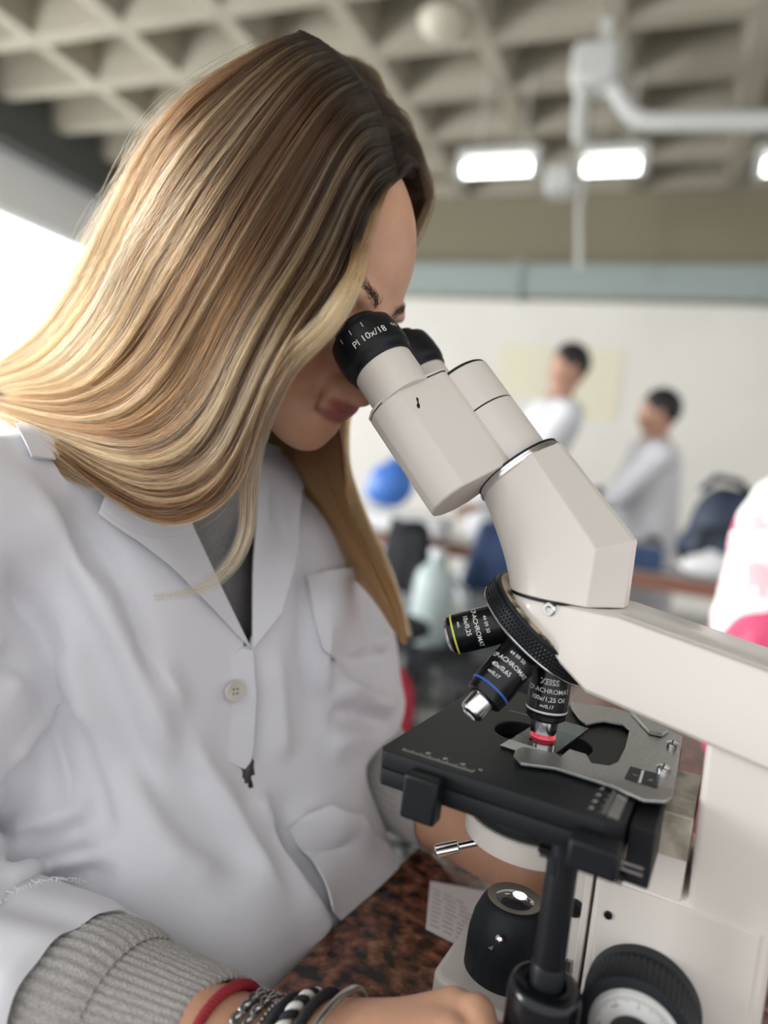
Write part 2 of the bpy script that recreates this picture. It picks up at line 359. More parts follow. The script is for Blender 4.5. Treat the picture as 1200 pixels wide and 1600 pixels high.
# limb: round nose, slanted underside for the turret, sloping top
def limb():
    secs = []; xs = [-29.9, -29, -27, -23, -17, -9, 0, 8, 16, 24, 26, 30, 36, 50, 70, 90, 110, 120, 124]
    for x in xs:
        wd = math.sqrt(max(32.5**2-(x-2)**2, 4)) if x < 2 else 32.5+min(1, max(0, x-2)/24)*3.5
        zt = 82.5 if x < 36 else 82.5-(x-36)*.166
        zb = 80-.696*(x+30) if x < 26 else 41-(x-26)*.18
        if x > 118: zt -= (x-118)*.8
        c = min(4.0, (zt-zb)*.3, wd*.5); cb = min(2., c)
        secs.append([(x, -wd, zb+cb), (x, -wd, zt-c), (x, -wd+c*.35, zt-c*.3), (x, -wd+c, zt), (x, wd-c, zt), (x, wd-c*.35, zt-c*.3), (x, wd, zt-c), (x, wd, zb+cb), (x, wd-cb, zb), (x, -wd+cb, zb)])
    return MB().loft(secs)
lb = part('limb', limb(), CREAM, mic, smooth=28)
sl = -.166
def topz(x): return 82.5-(x-36)*.166+.25
mb = MB(); mb.loft([[(x, -32.5, topz(x)), (x, -19, topz(x)), (x, -19, topz(x)+.5), (x, -32.5, topz(x)+.5)] for x in (36.5, 70, 117)])
part('textured_strip', mb, CREAMT, lb)
c = on((860, 952), 1, -32)
q = part('set_screw', MB().lathe([(3.7, 0), (3.7, 2.6), (3.2, 3.2), (1.9, 3.2), (1.9, 1.4), (0.01, 1.4)], c+np.array([0, 1.6, 0]), unit((-.25, -1, 0)), 24), CHROME, lb)
part('screw_socket', MB().lathe([(1.9, 0), (1.9, .1)], c+np.array([-.33, .1, 0]), unit((-.25, -1, 0)), 6), BLACK, q)
# --- tube: elbow body lofted with a mitred bend
TA = math.radians(46.5); U = np.array([-math.cos(TA), 0, math.sin(TA)]); N = np.array([math.sin(TA), 0, math.cos(TA)]); Yv = np.array([0, 1., 0])
C0 = np.array([-33., 0, 149.])
def dsec(sc):                                   # section in (a, y): flats in front, round behind
    P = [(33.5, 7), (18.5, 30)]+[(31.5*math.cos(t), 31.5*math.sin(t)) for t in np.radians(np.linspace(78, 282, 25))]+[(18.5, -30), (33.5, -7)]
    return np.array([(a*sc, y*sc) for a, y in P])
b_ = dsec(1.0); t_ = dsec(.83); th = math.pi/2-TA; et = np.array([math.cos(th), 0, math.sin(th)])
SB = np.array([(1.5+a, y, 83.0) for a, y in b_]); ST = np.array([C0+et*a+Yv*y for a, y in t_]); SM = np.array([(1.5+a, (y+y2)/2, 106+.40*a) for (a, y), (a2, y2) in zip(b_, t_)])
wb_ = np.clip((12-b_[:, 0])/30, 0, 1)[:, None]; secs = []
for u in (0, .12, .25, .36, .44, .5, .56, .64, .75, .88, 1):
    lin = SB+(SM-SB)*2*u if u <= .5 else SM+(ST-SM)*(2*u-1); bez = (1-u)**2*SB+2*u*(1-u)*SM+u*u*ST; secs.append(list(lin*(1-wb_)+bez*wb_))
part('tube_body', MB().loft(secs), CREAM, mic, .8, sharp=24)
part('tube_joint', MB().lathe([(31.6, 81.7), (31.6, 83.2)], (1.5, 0, 0), (0, 0, 1), 64), BLACK, mic)
ringo = part('clamp_ring', MB().lathe([(26.3, -1.0), (27.4, -.6), (27.4, 1.2), (26.2, 1.8), (26.2, 3.0), (24, 3.6)], C0, U, 64), CHROME, mic)
part('ring_gasket', MB().lathe([(26.6, 3.0), (26.6, 4.2), (23, 5)], C0, U, 64), BLACK, mic)
# --- binocular head
def TF(s, n, y): return C0+U*s+N*n+Yv*y
head = part('hinge_cylinder', MB().lathe([(21, 4), (21.2, 40)], C0, U, 64), CREAM, mic, smooth=40)
part('hinge_seam', MB().lathe([(20.6, 40), (20.6, 41)], C0, U, 64), BLACK, head)
part('hinge_cap', MB().lathe([(21.2, 41), (21.2, 67), (20.6, 67.6)], C0, U, 64), CREAM, head, smooth=40)
part('hinge_rim', MB().lathe([(20.6, 67.6), (20.6, 68.8), (19.6, 69.6), (0.01, 69.6)], C0, U, 64), BLACK, head)
SEC = [(-10, -4), (-21.5, 3.2), (-25, 1.8), (-46, -20.5), (-47.6, -27), (-47.2, -34), (-44.5, -41), (-38.5, -46.8), (-30, -49.3), (-22, -48), (-14, -43), (-8, -34), (-5, -20)]
def eyehalf(sg, diop, tx):
    S = [(y*-sg if sg > 0 else y, n) for y, n in SEC]
    bx = part('prism_box', MB().loft([[TF(s, n, y) for y, n in S] for s in ((3.5 if sg < 0 else 16), 70.5)]), CREAM, mic, 1.2, sharp=26)
    S2 = [(y*.985, -22+(n+22)*.985) for y, n in S]
    part('box_seam', MB().loft([[TF(s, n, y) for y, n in S2] for s in (70.4, 71.1)]), BLACK, bx)
    part('box_cap', MB().loft([[TF(s, n, y) for y, n in S] for s in (71.0, 72.6)]), CREAM, bx, .5)
    yc, nc = sg*29.5, -24.5
    cc = TF(0, nc, yc)
    tb = part('eye_tube', MB().lathe([(18.6, 70), (18.6, 97+diop)], cc, U, 64), CREAM, mic, smooth=40)
    d = diop
    ey = part('eyepiece', MB().lathe([(17.6, 94+d), (19.6, 94.5+d), (20.3, 96+d), (20.3, 98.6+d), (21.4, 99.6+d), (21.9, 103+d), (21.9, 111+d), (21.4, 116+d), (20.6, 119.5+d), (20.0, 120.2+d), (16.2, 120.6+d), (15.4, 121+d), (15.4, 125+d), (14.6, 126.5+d), (12.5, 126.8+d), (11.5, 125.2+d), (0.01, 124.6+d)], cc, U, 72), BLACK, mic, smooth=50)
    part('eye_lens', MB().lathe([(11.2, 125.0+d), (8, 126.0+d), (0.01, 126.4+d)], cc, U, 40), GLASS, ey)
    if tx:
        mb = MB(); tow = CAMG-TF(107, nc, yc)
        text_cyl(mb, 'Pl 10x/18', 6.0, cc, U, U, tow, 21.95, 106.2+d, shift=4.0)
        text_cyl(mb, 'Pl', .01, cc, U, U, tow, 21.95, 106+d)
        # little spectacles symbol
        for sx in (0, 3.0):
            e1 = unit(tow-U*(tow@U)); rt = np.cross(U, e1); P = []
            for k in range(16):
                t = 2*math.pi*k/16
                for rr in (1.2, .85):
                    x = 22.0+sx+rr*math.cos(t); y = 108.5+d+rr*math.sin(t)*.9; an = x/21.95; P.append(cc+U*y+(e1*math.cos(an)+rt*math.sin(an))*22.02)
            mb.add(P, [(2*k, 2*k+1, 2*((k+1) % 16)+1, 2*((k+1) % 16)) for k in range(16)])
        for an in (-.55, -.2, .18):   # diopter ticks
            e1 = unit(tow-U*(tow@U)); rt = np.cross(U, e1)
            mb.add([cc+U*(h+d)+(e1*math.cos(a_)+rt*math.sin(a_))*(21.75 if h < 116.2 else 21.35) for h, a_ in ((112.8, an-.008), (112.8, an+.008), (116.4, an+.008), (116.4, an-.008))], [(0, 1, 2, 3)])
        part('lettering', mb, PRINT, ey, smooth=0)
    return bx
nbx = eyehalf(-1, 0, True); eyehalf(1, 5, False)
# the chip in the enamel of the near prism box
a, b2 = TF(60.5, -16.2, -40.6), TF(54.6, -19.2, -44.2)
fn = unit(np.cross(U, (TF(0, -20.5, -46)-TF(0, 1.8, -25)))); fn = fn if fn[1] < 0 else -fn
mb = MB(); s1 = TF(0, -20.5, -46)-TF(0, 1.8, -25); s1 = unit(s1)
pc = TF(0, 1.8, -25)+s1*23+fn*.12
mb.add([pc+U*h+s1*g for g, h in ((0, 62), (.9, 61), (1.6, 58.5), (3.0, 57.4), (3.4, 55.6), (2.4, 54.8), (1.2, 56.6), (.9, 58.4), (-.4, 60.5))], [tuple(range(9))])
part('enamel_chip', mb, BLACK, nbx, smooth=0)
# --- turret and objectives
TN = unit(np.array([-.581, 0, -.814])); TC = np.array([-6.6, 0, 65.9]); AP = np.array([0, 0, 75.4])
tur = part('turret_plate', MB().lathe([(36.2, -3.4), (36.2, .4), (35, .6)], TC, TN, 72), mat('bare_turret_brass', (.52, .44, .33), .5, .5, noise=(120, (.06, .05, .04), .5, .62)), mic)
part('turret_ring', MB().lathe([(37.0, -2.6), (38.2, -2.2), (38.4, -1.2), (37.6, -.8), (38.2, 0), (38.2, 8), (37.4, 8.6), (37.8, 9), (37.8, 9.8), (36.4, 10.4)], TC, TN, 72), BLACK, mic)
kb = MB(); e1, e2, _ = basis(TN)
for j in range(4):
    for k in range(112):
        t = 2*math.pi*(k+.5*(j % 2))/112; c = TC+TN*(.9+j*2.1)+(e1*math.cos(t)+e2*math.sin(t))*38.2
        rr = e1*math.cos(t)+e2*math.sin(t); tg = -e1*math.sin(t)+e2*math.cos(t)
        q = [c+TN*a_+tg*b_ for a_, b_ in ((-.8, -.75), (-.8, .75), (.8, .75), (.8, -.75))]
        kb.add(q+[c+rr*.75], [(0, 1, 4), (1, 2, 4), (2, 3, 4), (3, 0, 4)])
part('turret_knurl', kb, BLACK, tur, smooth=0)['kind'] = 'stuff'
part('turret_edge', MB().lathe([(38.3, 8.6), (38.6, 9.0), (38.3, 9.6)], TC, TN, 72), CHROME, tur)
part('turret_bowl', MB().lathe([(36.5, 10), (35.5, 11), (29, 13.5), (20, 15), (0.01, 16)], TC, TN, 64), BLACKM, mic)
ca = float(-TN[2])
def objdir(phi):
    dwn = np.array([0, 0, -1.]); par = TN*(dwn@TN); pe = dwn-par; return unit(par+pe*math.cos(phi)+np.cross(TN, pe)*math.sin(phi))
def objective(name, d, prof, ring, tip, texts, ringh, rot=0.0):
    o = part(name, MB().lathe(prof, AP, d, 56), BLACKG, mic, smooth=30)
    part('colour_ring', MB().lathe([(ringh[1]-.05, ringh[0]-.6), (ringh[1]+.12, ringh[0]-.5), (ringh[1]+.12, ringh[0]+.5), (ringh[1]-.05, ringh[0]+.6)], AP, d, 56), ring, o, smooth=40)
    if tip: part('nose', MB().lathe(tip, AP, d, 48), CHROME, o, smooth=30); 
    mb = MB(); mid = AP+d*45; tow = CAMG-mid
    e1 = unit(tow-d*(tow@d)); rt = np.cross(-d, e1); tow2 = e1*math.cos(rot)+rt*math.sin(rot)
    for s, size, h, shift, bold in texts: text_cyl(mb, s, size, AP, -d, -d, tow2, prof[3][0], -h, shift, bold)
    part('lettering', mb, PRINT, o, smooth=0); return o
BLUE = mat('blue_ring', (.02, .12, .5), .4); YEL = mat('yellow_ring', (.62, .66, .08), .4); WHT = mat('white_ring', (.8, .8, .78), .4)
R_ = 11.6
d100 = objdir(0); PHI = math.radians(72)
if objdir(PHI)[1] > 0: PHI = -PHI
s40 = objdir(PHI*1.09); s10 = objdir(2.03*PHI)
o100 = objective('objective', d100, [(11.2, 22), (11.4, 29), (11.4, 30), (R_, 30.5), (R_, 59), (R_-.6, 60), (R_-.6, 62.5), (9, 64)], WHT, [(7.6, 63), (7.6, 71.5), (6.6, 72.2), (4.4, 74), (0.01, 74)], [('CP-ACHROMAT', 3.7, 45.2, -1.6, .02), ('100x/1,25 Oil', 3.7, 49.8, -1.2, .02), ('∞/0,17', 2.7, 53.9, -1.5, .02)], (57.6, R_), .1)
mb = MB(); mid = AP+d100*40; tow = CAMG-mid
text_cyl(mb, 'ZEISS', 4.6, AP, -d100, -d100, unit(tow), R_, -40.2, -.2, .16)
part('maker_lettering', mb, PRINT, o100, smooth=0)
mb = MB()
for k in range(4):
    h = 38.95+k*.82; e1 = unit(tow-d100*(tow@d100)); rt = np.cross(-d100, e1)
    P = []; F_ = []
    for j in range(13):
        an = (-8.5+17*j/12)/R_; P += [AP+d100*hh+(e1*math.cos(an)+rt*math.sin(an))*(R_+.1) for hh in (h, h+.22)]
    mb.add(P, [(2*j, 2*j+1, 2*j+3, 2*j+2) for j in range(12)])
part('maker_stripes', mb, BLACKG, o100, smooth=0)
objective('objective', s40, [(11.6, 26), (12.2, 31), (12.2, 34), (R_, 35), (R_, 62.5), (R_-.5, 63.5), (R_-1, 68.2), (9, 69)], BLUE, [(6.9, 68), (6.9, 77.5), (6.2, 79), (4.2, 80.2), (4.2, 79), (0.01, 79)], [('44 09 50', 2.9, 41.5, -.3, .02), ('CP-ACHROMAT', 3.7, 46.8, -1.2, .02), ('40x/0,65', 3.7, 52.0, -3.2, .02), ('∞/0,17', 2.7, 56.8, -4.5, .02)], (62.4, R_), .0)
o10 = objective('objective', s10, [(11.6, 26), (12.2, 31), (12.2, 33), (R_, 34), (R_, 60), (R_-.3, 61.5), (R_-.8, 64), (8.6, 65.5)], YEL, None, [('44 09 30', 2.9, 42.5, -1.5, .02), ('CP-ACHROMAT', 3.7, 48.0, -1.2, .02), ('10x/0,25', 3.7, 53.2, -3.6, .02), ('∞/-', 2.7, 57.8, -4.8, .02)], (61.6, R_-.2), .0)
part('nose', MB().lathe([(9.6, 64.6), (8.4, 66.2), (6, 66.8), (5.5, 66), (0.01, 66)], AP, s10, 40), CHROME, o10)
s4 = np.array([s40[0], -s40[1], s40[2]])
part('objective', MB().lathe([(11.6, 24), (11.6, 52), (8, 53)], AP, s4, 40), BLACKG, mic)
# --- stage
stpoly = [(-60, -83), (50, -83), (57.5, -74), (57.5, 78), (-60, 78), (-63, 74), (-63, -79)]
hole = [(14*math.cos(t)+(14 if math.cos(t) > 0 else -14)+0, 16.5*math.sin(t)) for t in np.linspace(0, 2*math.pi, 33)[:-1]]
def ring_plate(outer, inner, z0, z1):
    """outer polygon with one hole: bridge through a bmesh fill"""
    import bmesh
    bm = bmesh.new(); rows = []
    for poly in (outer, inner):
        vs = [bm.verts.new((a, b, z1)) for a, b in poly]
        rows.append([bm.edges.new((vs[i], vs[(i+1) % len(vs)])) for i in range(len(vs))])
    r = bmesh.ops.triangle_fill(bm, use_beauty=True, use_dissolve=False, edges=rows[0]+rows[1])
    fs = [f for f in r['geom'] if isinstance(f, bmesh.types.BMFace)]
    ex = bmesh.ops.extrude_face_region(bm, geom=fs)
    for v in [g for g in ex['geom'] if isinstance(g, bmesh.types.BMVert)]: v.co.z = z0
    bm.verts.index_update(); mb = MB(); bm.verts.ensure_lookup_table()
    idx = {v: i for i, v in enumerate(bm.verts)}
    mb.add([tuple(v.co) for v in bm.verts], [tuple(idx[v] for v in f.verts) for f in bm.faces]); bm.free(); return mb
stg = part('stage', ring_plate(stpoly, hole, -9, 0), BLACKM, mic, .7)
part('stage_lower_plate', ring_plate([(a*.995, b*.995) for a, b in stpoly], hole, -18, -9.4), BLACKM, stg, .7)
part('stage_carriage', MB().box((20, -70, -27), (56, 70, -18.2)), BLACKM, stg, 1)
part('side_carriage', MB().box((58.5, -70, -30), (70, 60, -3)), BLACKM, stg, 1)
part('carriage_rail', MB().box((55.5, -71.5, -21), (67, -70.2, -20)).box((55.5, -71.5, -24), (67, -70.2, -23)), STEEL, stg)
rk = MB()
for k in range(26): rk.box((22+k*1.45, -74, -30), (22.8+k*1.45, -66, -27))
part('rack_teeth', rk.box((21, -74, -28), (60, -66, -25.5)), BLACK, stg)
part('stage_clamp', MB().box((-43, -94, -25), (-25, -83.2, -3)), BLACK, stg, 1.6)
part('stage_clamp', MB().box((38, -98, -18.5), (59, -83.2, -5.5)), BLACK, stg, 1.6)
# graduations on the stage
mb = MB()
for k in range(41):
    L = 4.2 if k % 5 == 0 else 2.6; x = -53+k*.95
    y0 = -76.5; mb.add([(x-.12, y0, .08), (x+.12, y0, .08), (x+.12, y0+L, .08), (x-.12, y0+L, .08)], [(0, 1, 2, 3)])
for k, s in enumerate(('60', '40', '20', '0')): text_plane(mb, s, 3.2, (-41+k*9.5, -70.3, .08), (0.3, .95, 0), (-.95, .3, 0))
for k in range(22):
    L = 3.6 if k % 5 == 0 else 2.2; y = -76+k*1.5
    mb.add([(49, y-.12, .4), (49, y+.12, .4), (49-L, y+.12, .4), (49-L, y-.12, .4)], [(0, 1, 2, 3)])
for k, s in enumerate(('140', '130', '120', '110')): text_plane(mb, s, 2.8, (42, -74+k*8.6, .08), (.2, .98, 0), (-.98, .2, 0))
part('graduations', mb, PRINT, stg, smooth=0)['kind'] = 'stuff'
part('vernier_plate', MB().box((49.5, -77, 0), (54.5, -42, .6)), STEEL, stg)
part('stage_scratch', MB().box((-30, 33, .02), (-14, 33.4, .1)), PRINT, stg)
# mechanical slide holder: metal plate traced on the stage plane
zt = 3.0
outer = [on(p, 2, zt)[:2] for p in ((803, 1180), (806, 1171), (816, 1166), (868, 1176), (876, 1182), (890, 1170), (916, 1178), (924, 1192), (952, 1196), (966, 1190), (977, 1168), (984, 1140), (972, 1131), (945, 1126), (930, 1128), (916, 1131), (905, 1122), (893, 1105), (893, 1096), (960, 1106), (990, 1115), (1025, 1132), (1066, 1150), (1060, 1200), (1050, 1246), (1040, 1251), (1005, 1249), (960, 1228), (868, 1199), (815, 1192))]
HOLDER = part('slide_holder', MB().prism([tuple(p) for p in outer], fxy, 1.4, zt), STEEL, mic, .35)
wn = [on(p, 2, zt+.15) for p in ((985, 1197), (1032, 1210), (1027, 1232), (975, 1217))]
part('holder_window', MB().add(wn, [(0, 1, 2, 3)]), BLACK, HOLDER)
mb = MB(); wm = [on(p, 2, zt+.3) for p in ((1003, 1203), (1007, 1204), (1001, 1224), (997, 1223))]; mb.add(wm, [(0, 1, 2, 3)])
text_plane(mb, '5', 3, on((993, 1211), 2, zt+.3), (.2, .98, 0), (-.98, .2, 0)); text_plane(mb, '10', 3, on((1017, 1219), 2, zt+.3), (.2, .98, 0), (-.98, .2, 0))
part('window_marks', mb, PRINT, HOLDER, smooth=0)
for p in ((1050, 1167), (1036, 1205)):
    c = on(p, 2, zt); sc = part('holder_screw', MB().lathe([(3.6, 0), (3.6, 2.2), (3.0, 2.8), (0.01, 3)], c, (0, 0, 1), 24), CHROME, HOLDER)
    part('screw_slot', MB().box((c[0]-.4, c[1]-3.3, zt+2.9), (c[0]+.4, c[1]+3.3, zt+3.15)), BLACK, sc)
part('holder_lever', MB().prism([tuple(on(p, 2, 5.5)[:2]) for p in ((985, 1110), (996, 1116), (1046, 1140), (1035, 1146), (1015, 1142))], fxy, 3.2, 5.5), STEEL, HOLDER, .4)
# --- stage carrier block in front of the column
part('carrier_block', MB().box((55, -31, -50), (83, 34, -9)), CREAM, mic, .8)
part('carrier_plate', MB().box((56, -31.6, -29), (83.4, 34, -7.6)), WORN, mic, .5)
# --- condenser
cond_ = part('condenser_ring', MB().lathe([(33, -59), (36.5, -58.4), (37.3, -57), (37.3, -47), (36.5, -46), (31.6, -45.6), (31.6, -47), (30, -59)], (0, 0, 0), (0, 0, 1), 72), CREAM, mic)
part('condenser_gasket', MB().lathe([(35.6, -45.9), (35.6, -45.3), (31, -45.3)], (0, 0, 0), (0, 0, 1), 64), mat('grey_rubber', (.16, .17, .16), .6), cond_)
part('condenser_arm', MB().box((26, -16, -58), (44, 16, -47)), CREAM, cond_, 1)
part('condenser_body', MB().lathe([(24, -62), (31, -60), (31, -44), (30, -41), (28.5, -40), (28.5, -30), (20, -28), (14, -21)], (0, 0, 0), (0, 0, 1), 64), BLACKM, mic, smooth=40)
a_ = on((752, 1315), 1, -26); b_ = on((680, 1330), 1, -36); dd = unit(b_-a_); Ls = np.linalg.norm(b_-a_)
scr = part('condenser_screw', MB().lathe([(1.9, -4), (1.9, Ls*.5), (2.0, Ls*.5)], a_, dd, 24), CHROME, mic)
part('screw_grip', MB().lathe([(2.6, Ls*.48), (3.2, Ls*.5), (3.2, Ls*.97), (2.5, Ls)], a_, dd, 36, rmod=lambda h, k: (.28 if k % 3 == 0 else 0) if Ls*.49 < h < Ls*.98 else 0), CHROME, scr, smooth=20)
part('screw_bush', MB().lathe([(3.1, -4.5), (3.1, -1.2)], a_, dd, 20), BLACK, scr)
# --- illuminator
LX = -3.2
ill = part('lamp_housing', MB().lathe([(24.4, -139), (24.4, -137), (24.2, -121), (23.8, -117.5), (22.2, -109), (19.2, -101.5), (17.6, -98.8), (16.6, -97.6), (15.8, -97.0), (13.6, -97.4), (12.6, -99.5), (0.01, -99.5)], (LX, 0, 0), (0, 0, 1), 96, rmod=lambda h, k: (-.55 if (k % 4 == 0 and -137 <= h <= -121) else 0)), RUBBER, mic, smooth=30)
part('lens_rim', MB().lathe([(13.6, -97.2), (15.9, -96.6), (15.4, -96.2), (13.0, -97.0)], (LX, 0, 0), (0, 0, 1), 64), mat('grey_rim', (.22, .2, .17), .4, .4), ill)
FLENS = mat('field_lens_glass', (.10, .085, .11), .08, .5, coat=1.0)
part('field_lens', MB().lathe([(12.9, -98.4), (11, -97.0), (7, -95.8), (3, -95.2), (0.01, -95.1)], (LX, 0, 0), (0, 0, 1), 48), FLENS, ill, smooth=60)
part('lens_reflection', MB().lathe([(4.2, -95.2), (2.5, -94.9), (0.01, -94.8)], (LX+2, 2, 0), (0, 0, 1), 24), mat('warm_reflection_glow', (1, .9, .8), .3, emit=((1.0, .86, .72), 1.1)), ill, smooth=60)  # glowing disc on the lens stands in for its bright reflection
sp = on((786, 1468), 1, -22); sdir = unit((-.35, -.8, -.1))
nt_ = part('lever_slot', MB().box((-2.2, -.6, -9), (2.2, 1.6, 9), lambda p: np.array([LX-3.5, -19.6, -109])+np.array([.92, -.39, 0])*p[0]+unit((.2, .46, -.5))*p[1]*1.0+unit((-.15, -.38, -.9))*p[2]), BLACKG, ill, .4)
part('lever_pin', MB().lathe([(1.0, -3), (1.0, 2), (2.1, 2.2), (2.1, 4.6), (1.2, 5.2)], sp, unit((-.3, -.75, .35)), 20), CHROME, ill)
# --- coaxial stage drive hanging from the stage
SX, SY = 32.5, -71.0
drv = part('stage_drive_shaft', MB().lathe([(6.2, -20), (6.2, -28), (7.2, -36), (7.4, -78), (7.4, -82)], (SX, SY, 0), (0, 0, 1), 40), BLACK, mic, smooth=40)
part('shaft_knurl', MB().lathe([(6.6, -36), (6.9, -35.5), (6.9, -27), (6.0, -26)], (SX, SY, 0), (0, 0, 1), 60, rmod=lambda h, k: .35 if k % 3 == 0 else 0), BLACK, drv, smooth=20)
part('shaft_collar', MB().lathe([(8.0, -92), (8.0, -80), (7.4, -79)], (SX, SY, 0), (0, 0, 1), 40), BLACK, drv)
part('drive_knob', MB().lathe([(16.6, -150), (17.2, -148), (17.2, -93), (16.2, -89.5), (13.5, -88), (9.5, -88.6), (8.6, -92)], (SX, SY, 0), (0, 0, 1), 64), BLACKG, drv, smooth=50)
# --- focus drive
FX, FZ = 73.0, -103.0
fk = part('coarse_focus_knob', MB().lathe([(26.5, 32), (27, 33), (27, 40), (26.4, 41), (26.4, 57), (25.6, 59), (22, 60)], (FX, 0, FZ), (0, -1, 0), 168, rmod=lambda h, k: (-.6 if k % 3 == 0 else 0) if 40.5 < h < 57.5 else 0), RUBBER, mic, smooth=25)
dl = part('focus_dial', MB().lathe([(21, 59), (21, 60.5), (19.6, 62), (12, 64.5), (11.5, 64.5)], (FX, 0, FZ), (0, -1, 0), 80), DIAL, fk, smooth=20)
part('fine_focus_knob', MB().lathe([(11.6, 60), (11.6, 68), (11, 78), (9.5, 79.5), (0.01, 79.5)], (FX, 0, FZ), (0, -1, 0), 60), BLACK, fk, smooth=40)
mb = MB()
for k in range(100):
    t = 2*math.pi*k/100; L = 2.7 if k % 5 == 0 else 1.7; e = np.array([math.sin(t), 0, math.cos(t)]); tg = np.array([math.cos(t), 0, -math.sin(t)])
    P = []
    for r in (19.1, 19.1-L):
        h = 62+(19.6-r)/7.6*2.5+.1
        for sgn in (-.13, .13): P.append(np.array([FX, -h, FZ])+e*r+tg*sgn)
    mb.add(P, [(0, 1, 3, 2)])
for k, s in enumerate(('0', '50', '100', '150', '200', '250', '300', '350')):
    t = 2*math.pi*k/8*1.0
    t = {0: 0, 7: -math.pi*2*.11, 1: math.pi*2*.125}.get(k, t); e = np.array([math.sin(t), 0, math.cos(t)]); tg = np.array([math.cos(t), 0, -math.sin(t)])
    text_plane(mb, s, 2.6, np.array([FX, -63.55, FZ])+e*15.2, tg, e+np.array([0, -.3, 0]))
part('dial_marks', mb, PRINTD, dl, smooth=0)
part('far_focus_knob', MB().lathe([(26, 38), (26.4, 44), (26.4, 62), (20, 66), (11, 70), (11, 84), (0.01, 85)], (FX, 0, FZ), (0, 1, 0), 72), RUBBER, mic, smooth=30)
# --- the specimen slide: a thing on the stage
sl_c = np.array([2.0, 2.0, 1.0]); ang = math.radians(-6)
def sm(p): return np.array([sl_c[0]+p[0]*math.cos(ang)-p[1]*math.sin(ang), sl_c[1]+p[0]*math.sin(ang)+p[1]*math.cos(ang), p[2]])
slide = groot('specimen_slide', (2, 2, .1), 'clear glass slide with a red stained, glowing spot under the tallest objective', 'glass slide')
gpart('glass', MB().box((-13, -36, .1), (13, 36, 1.2), sm), GLASS, slide, (2, 2, .1), .2)
gpart('oil_drop', MB().lathe([(7.4, 1.25), (7.0, 2.4), (6.0, 4.0), (4.4, 4.0)], (0, 0, 0), (0, 0, 1), 32), mat('glowing_red_oil', (.9, .10, .16), .05, emit=((1, .10, .16), .16), trans=.65), slide, (2, 2, .1))  # red light glow at the slide put into the oil's colour and emission
gpart('frosted_end', MB().box((-13, -37, 1.25), (13, -24, 1.3), sm), mat('frosted_glass', (.62, .62, .6), .8), slide, (2, 2, .1))
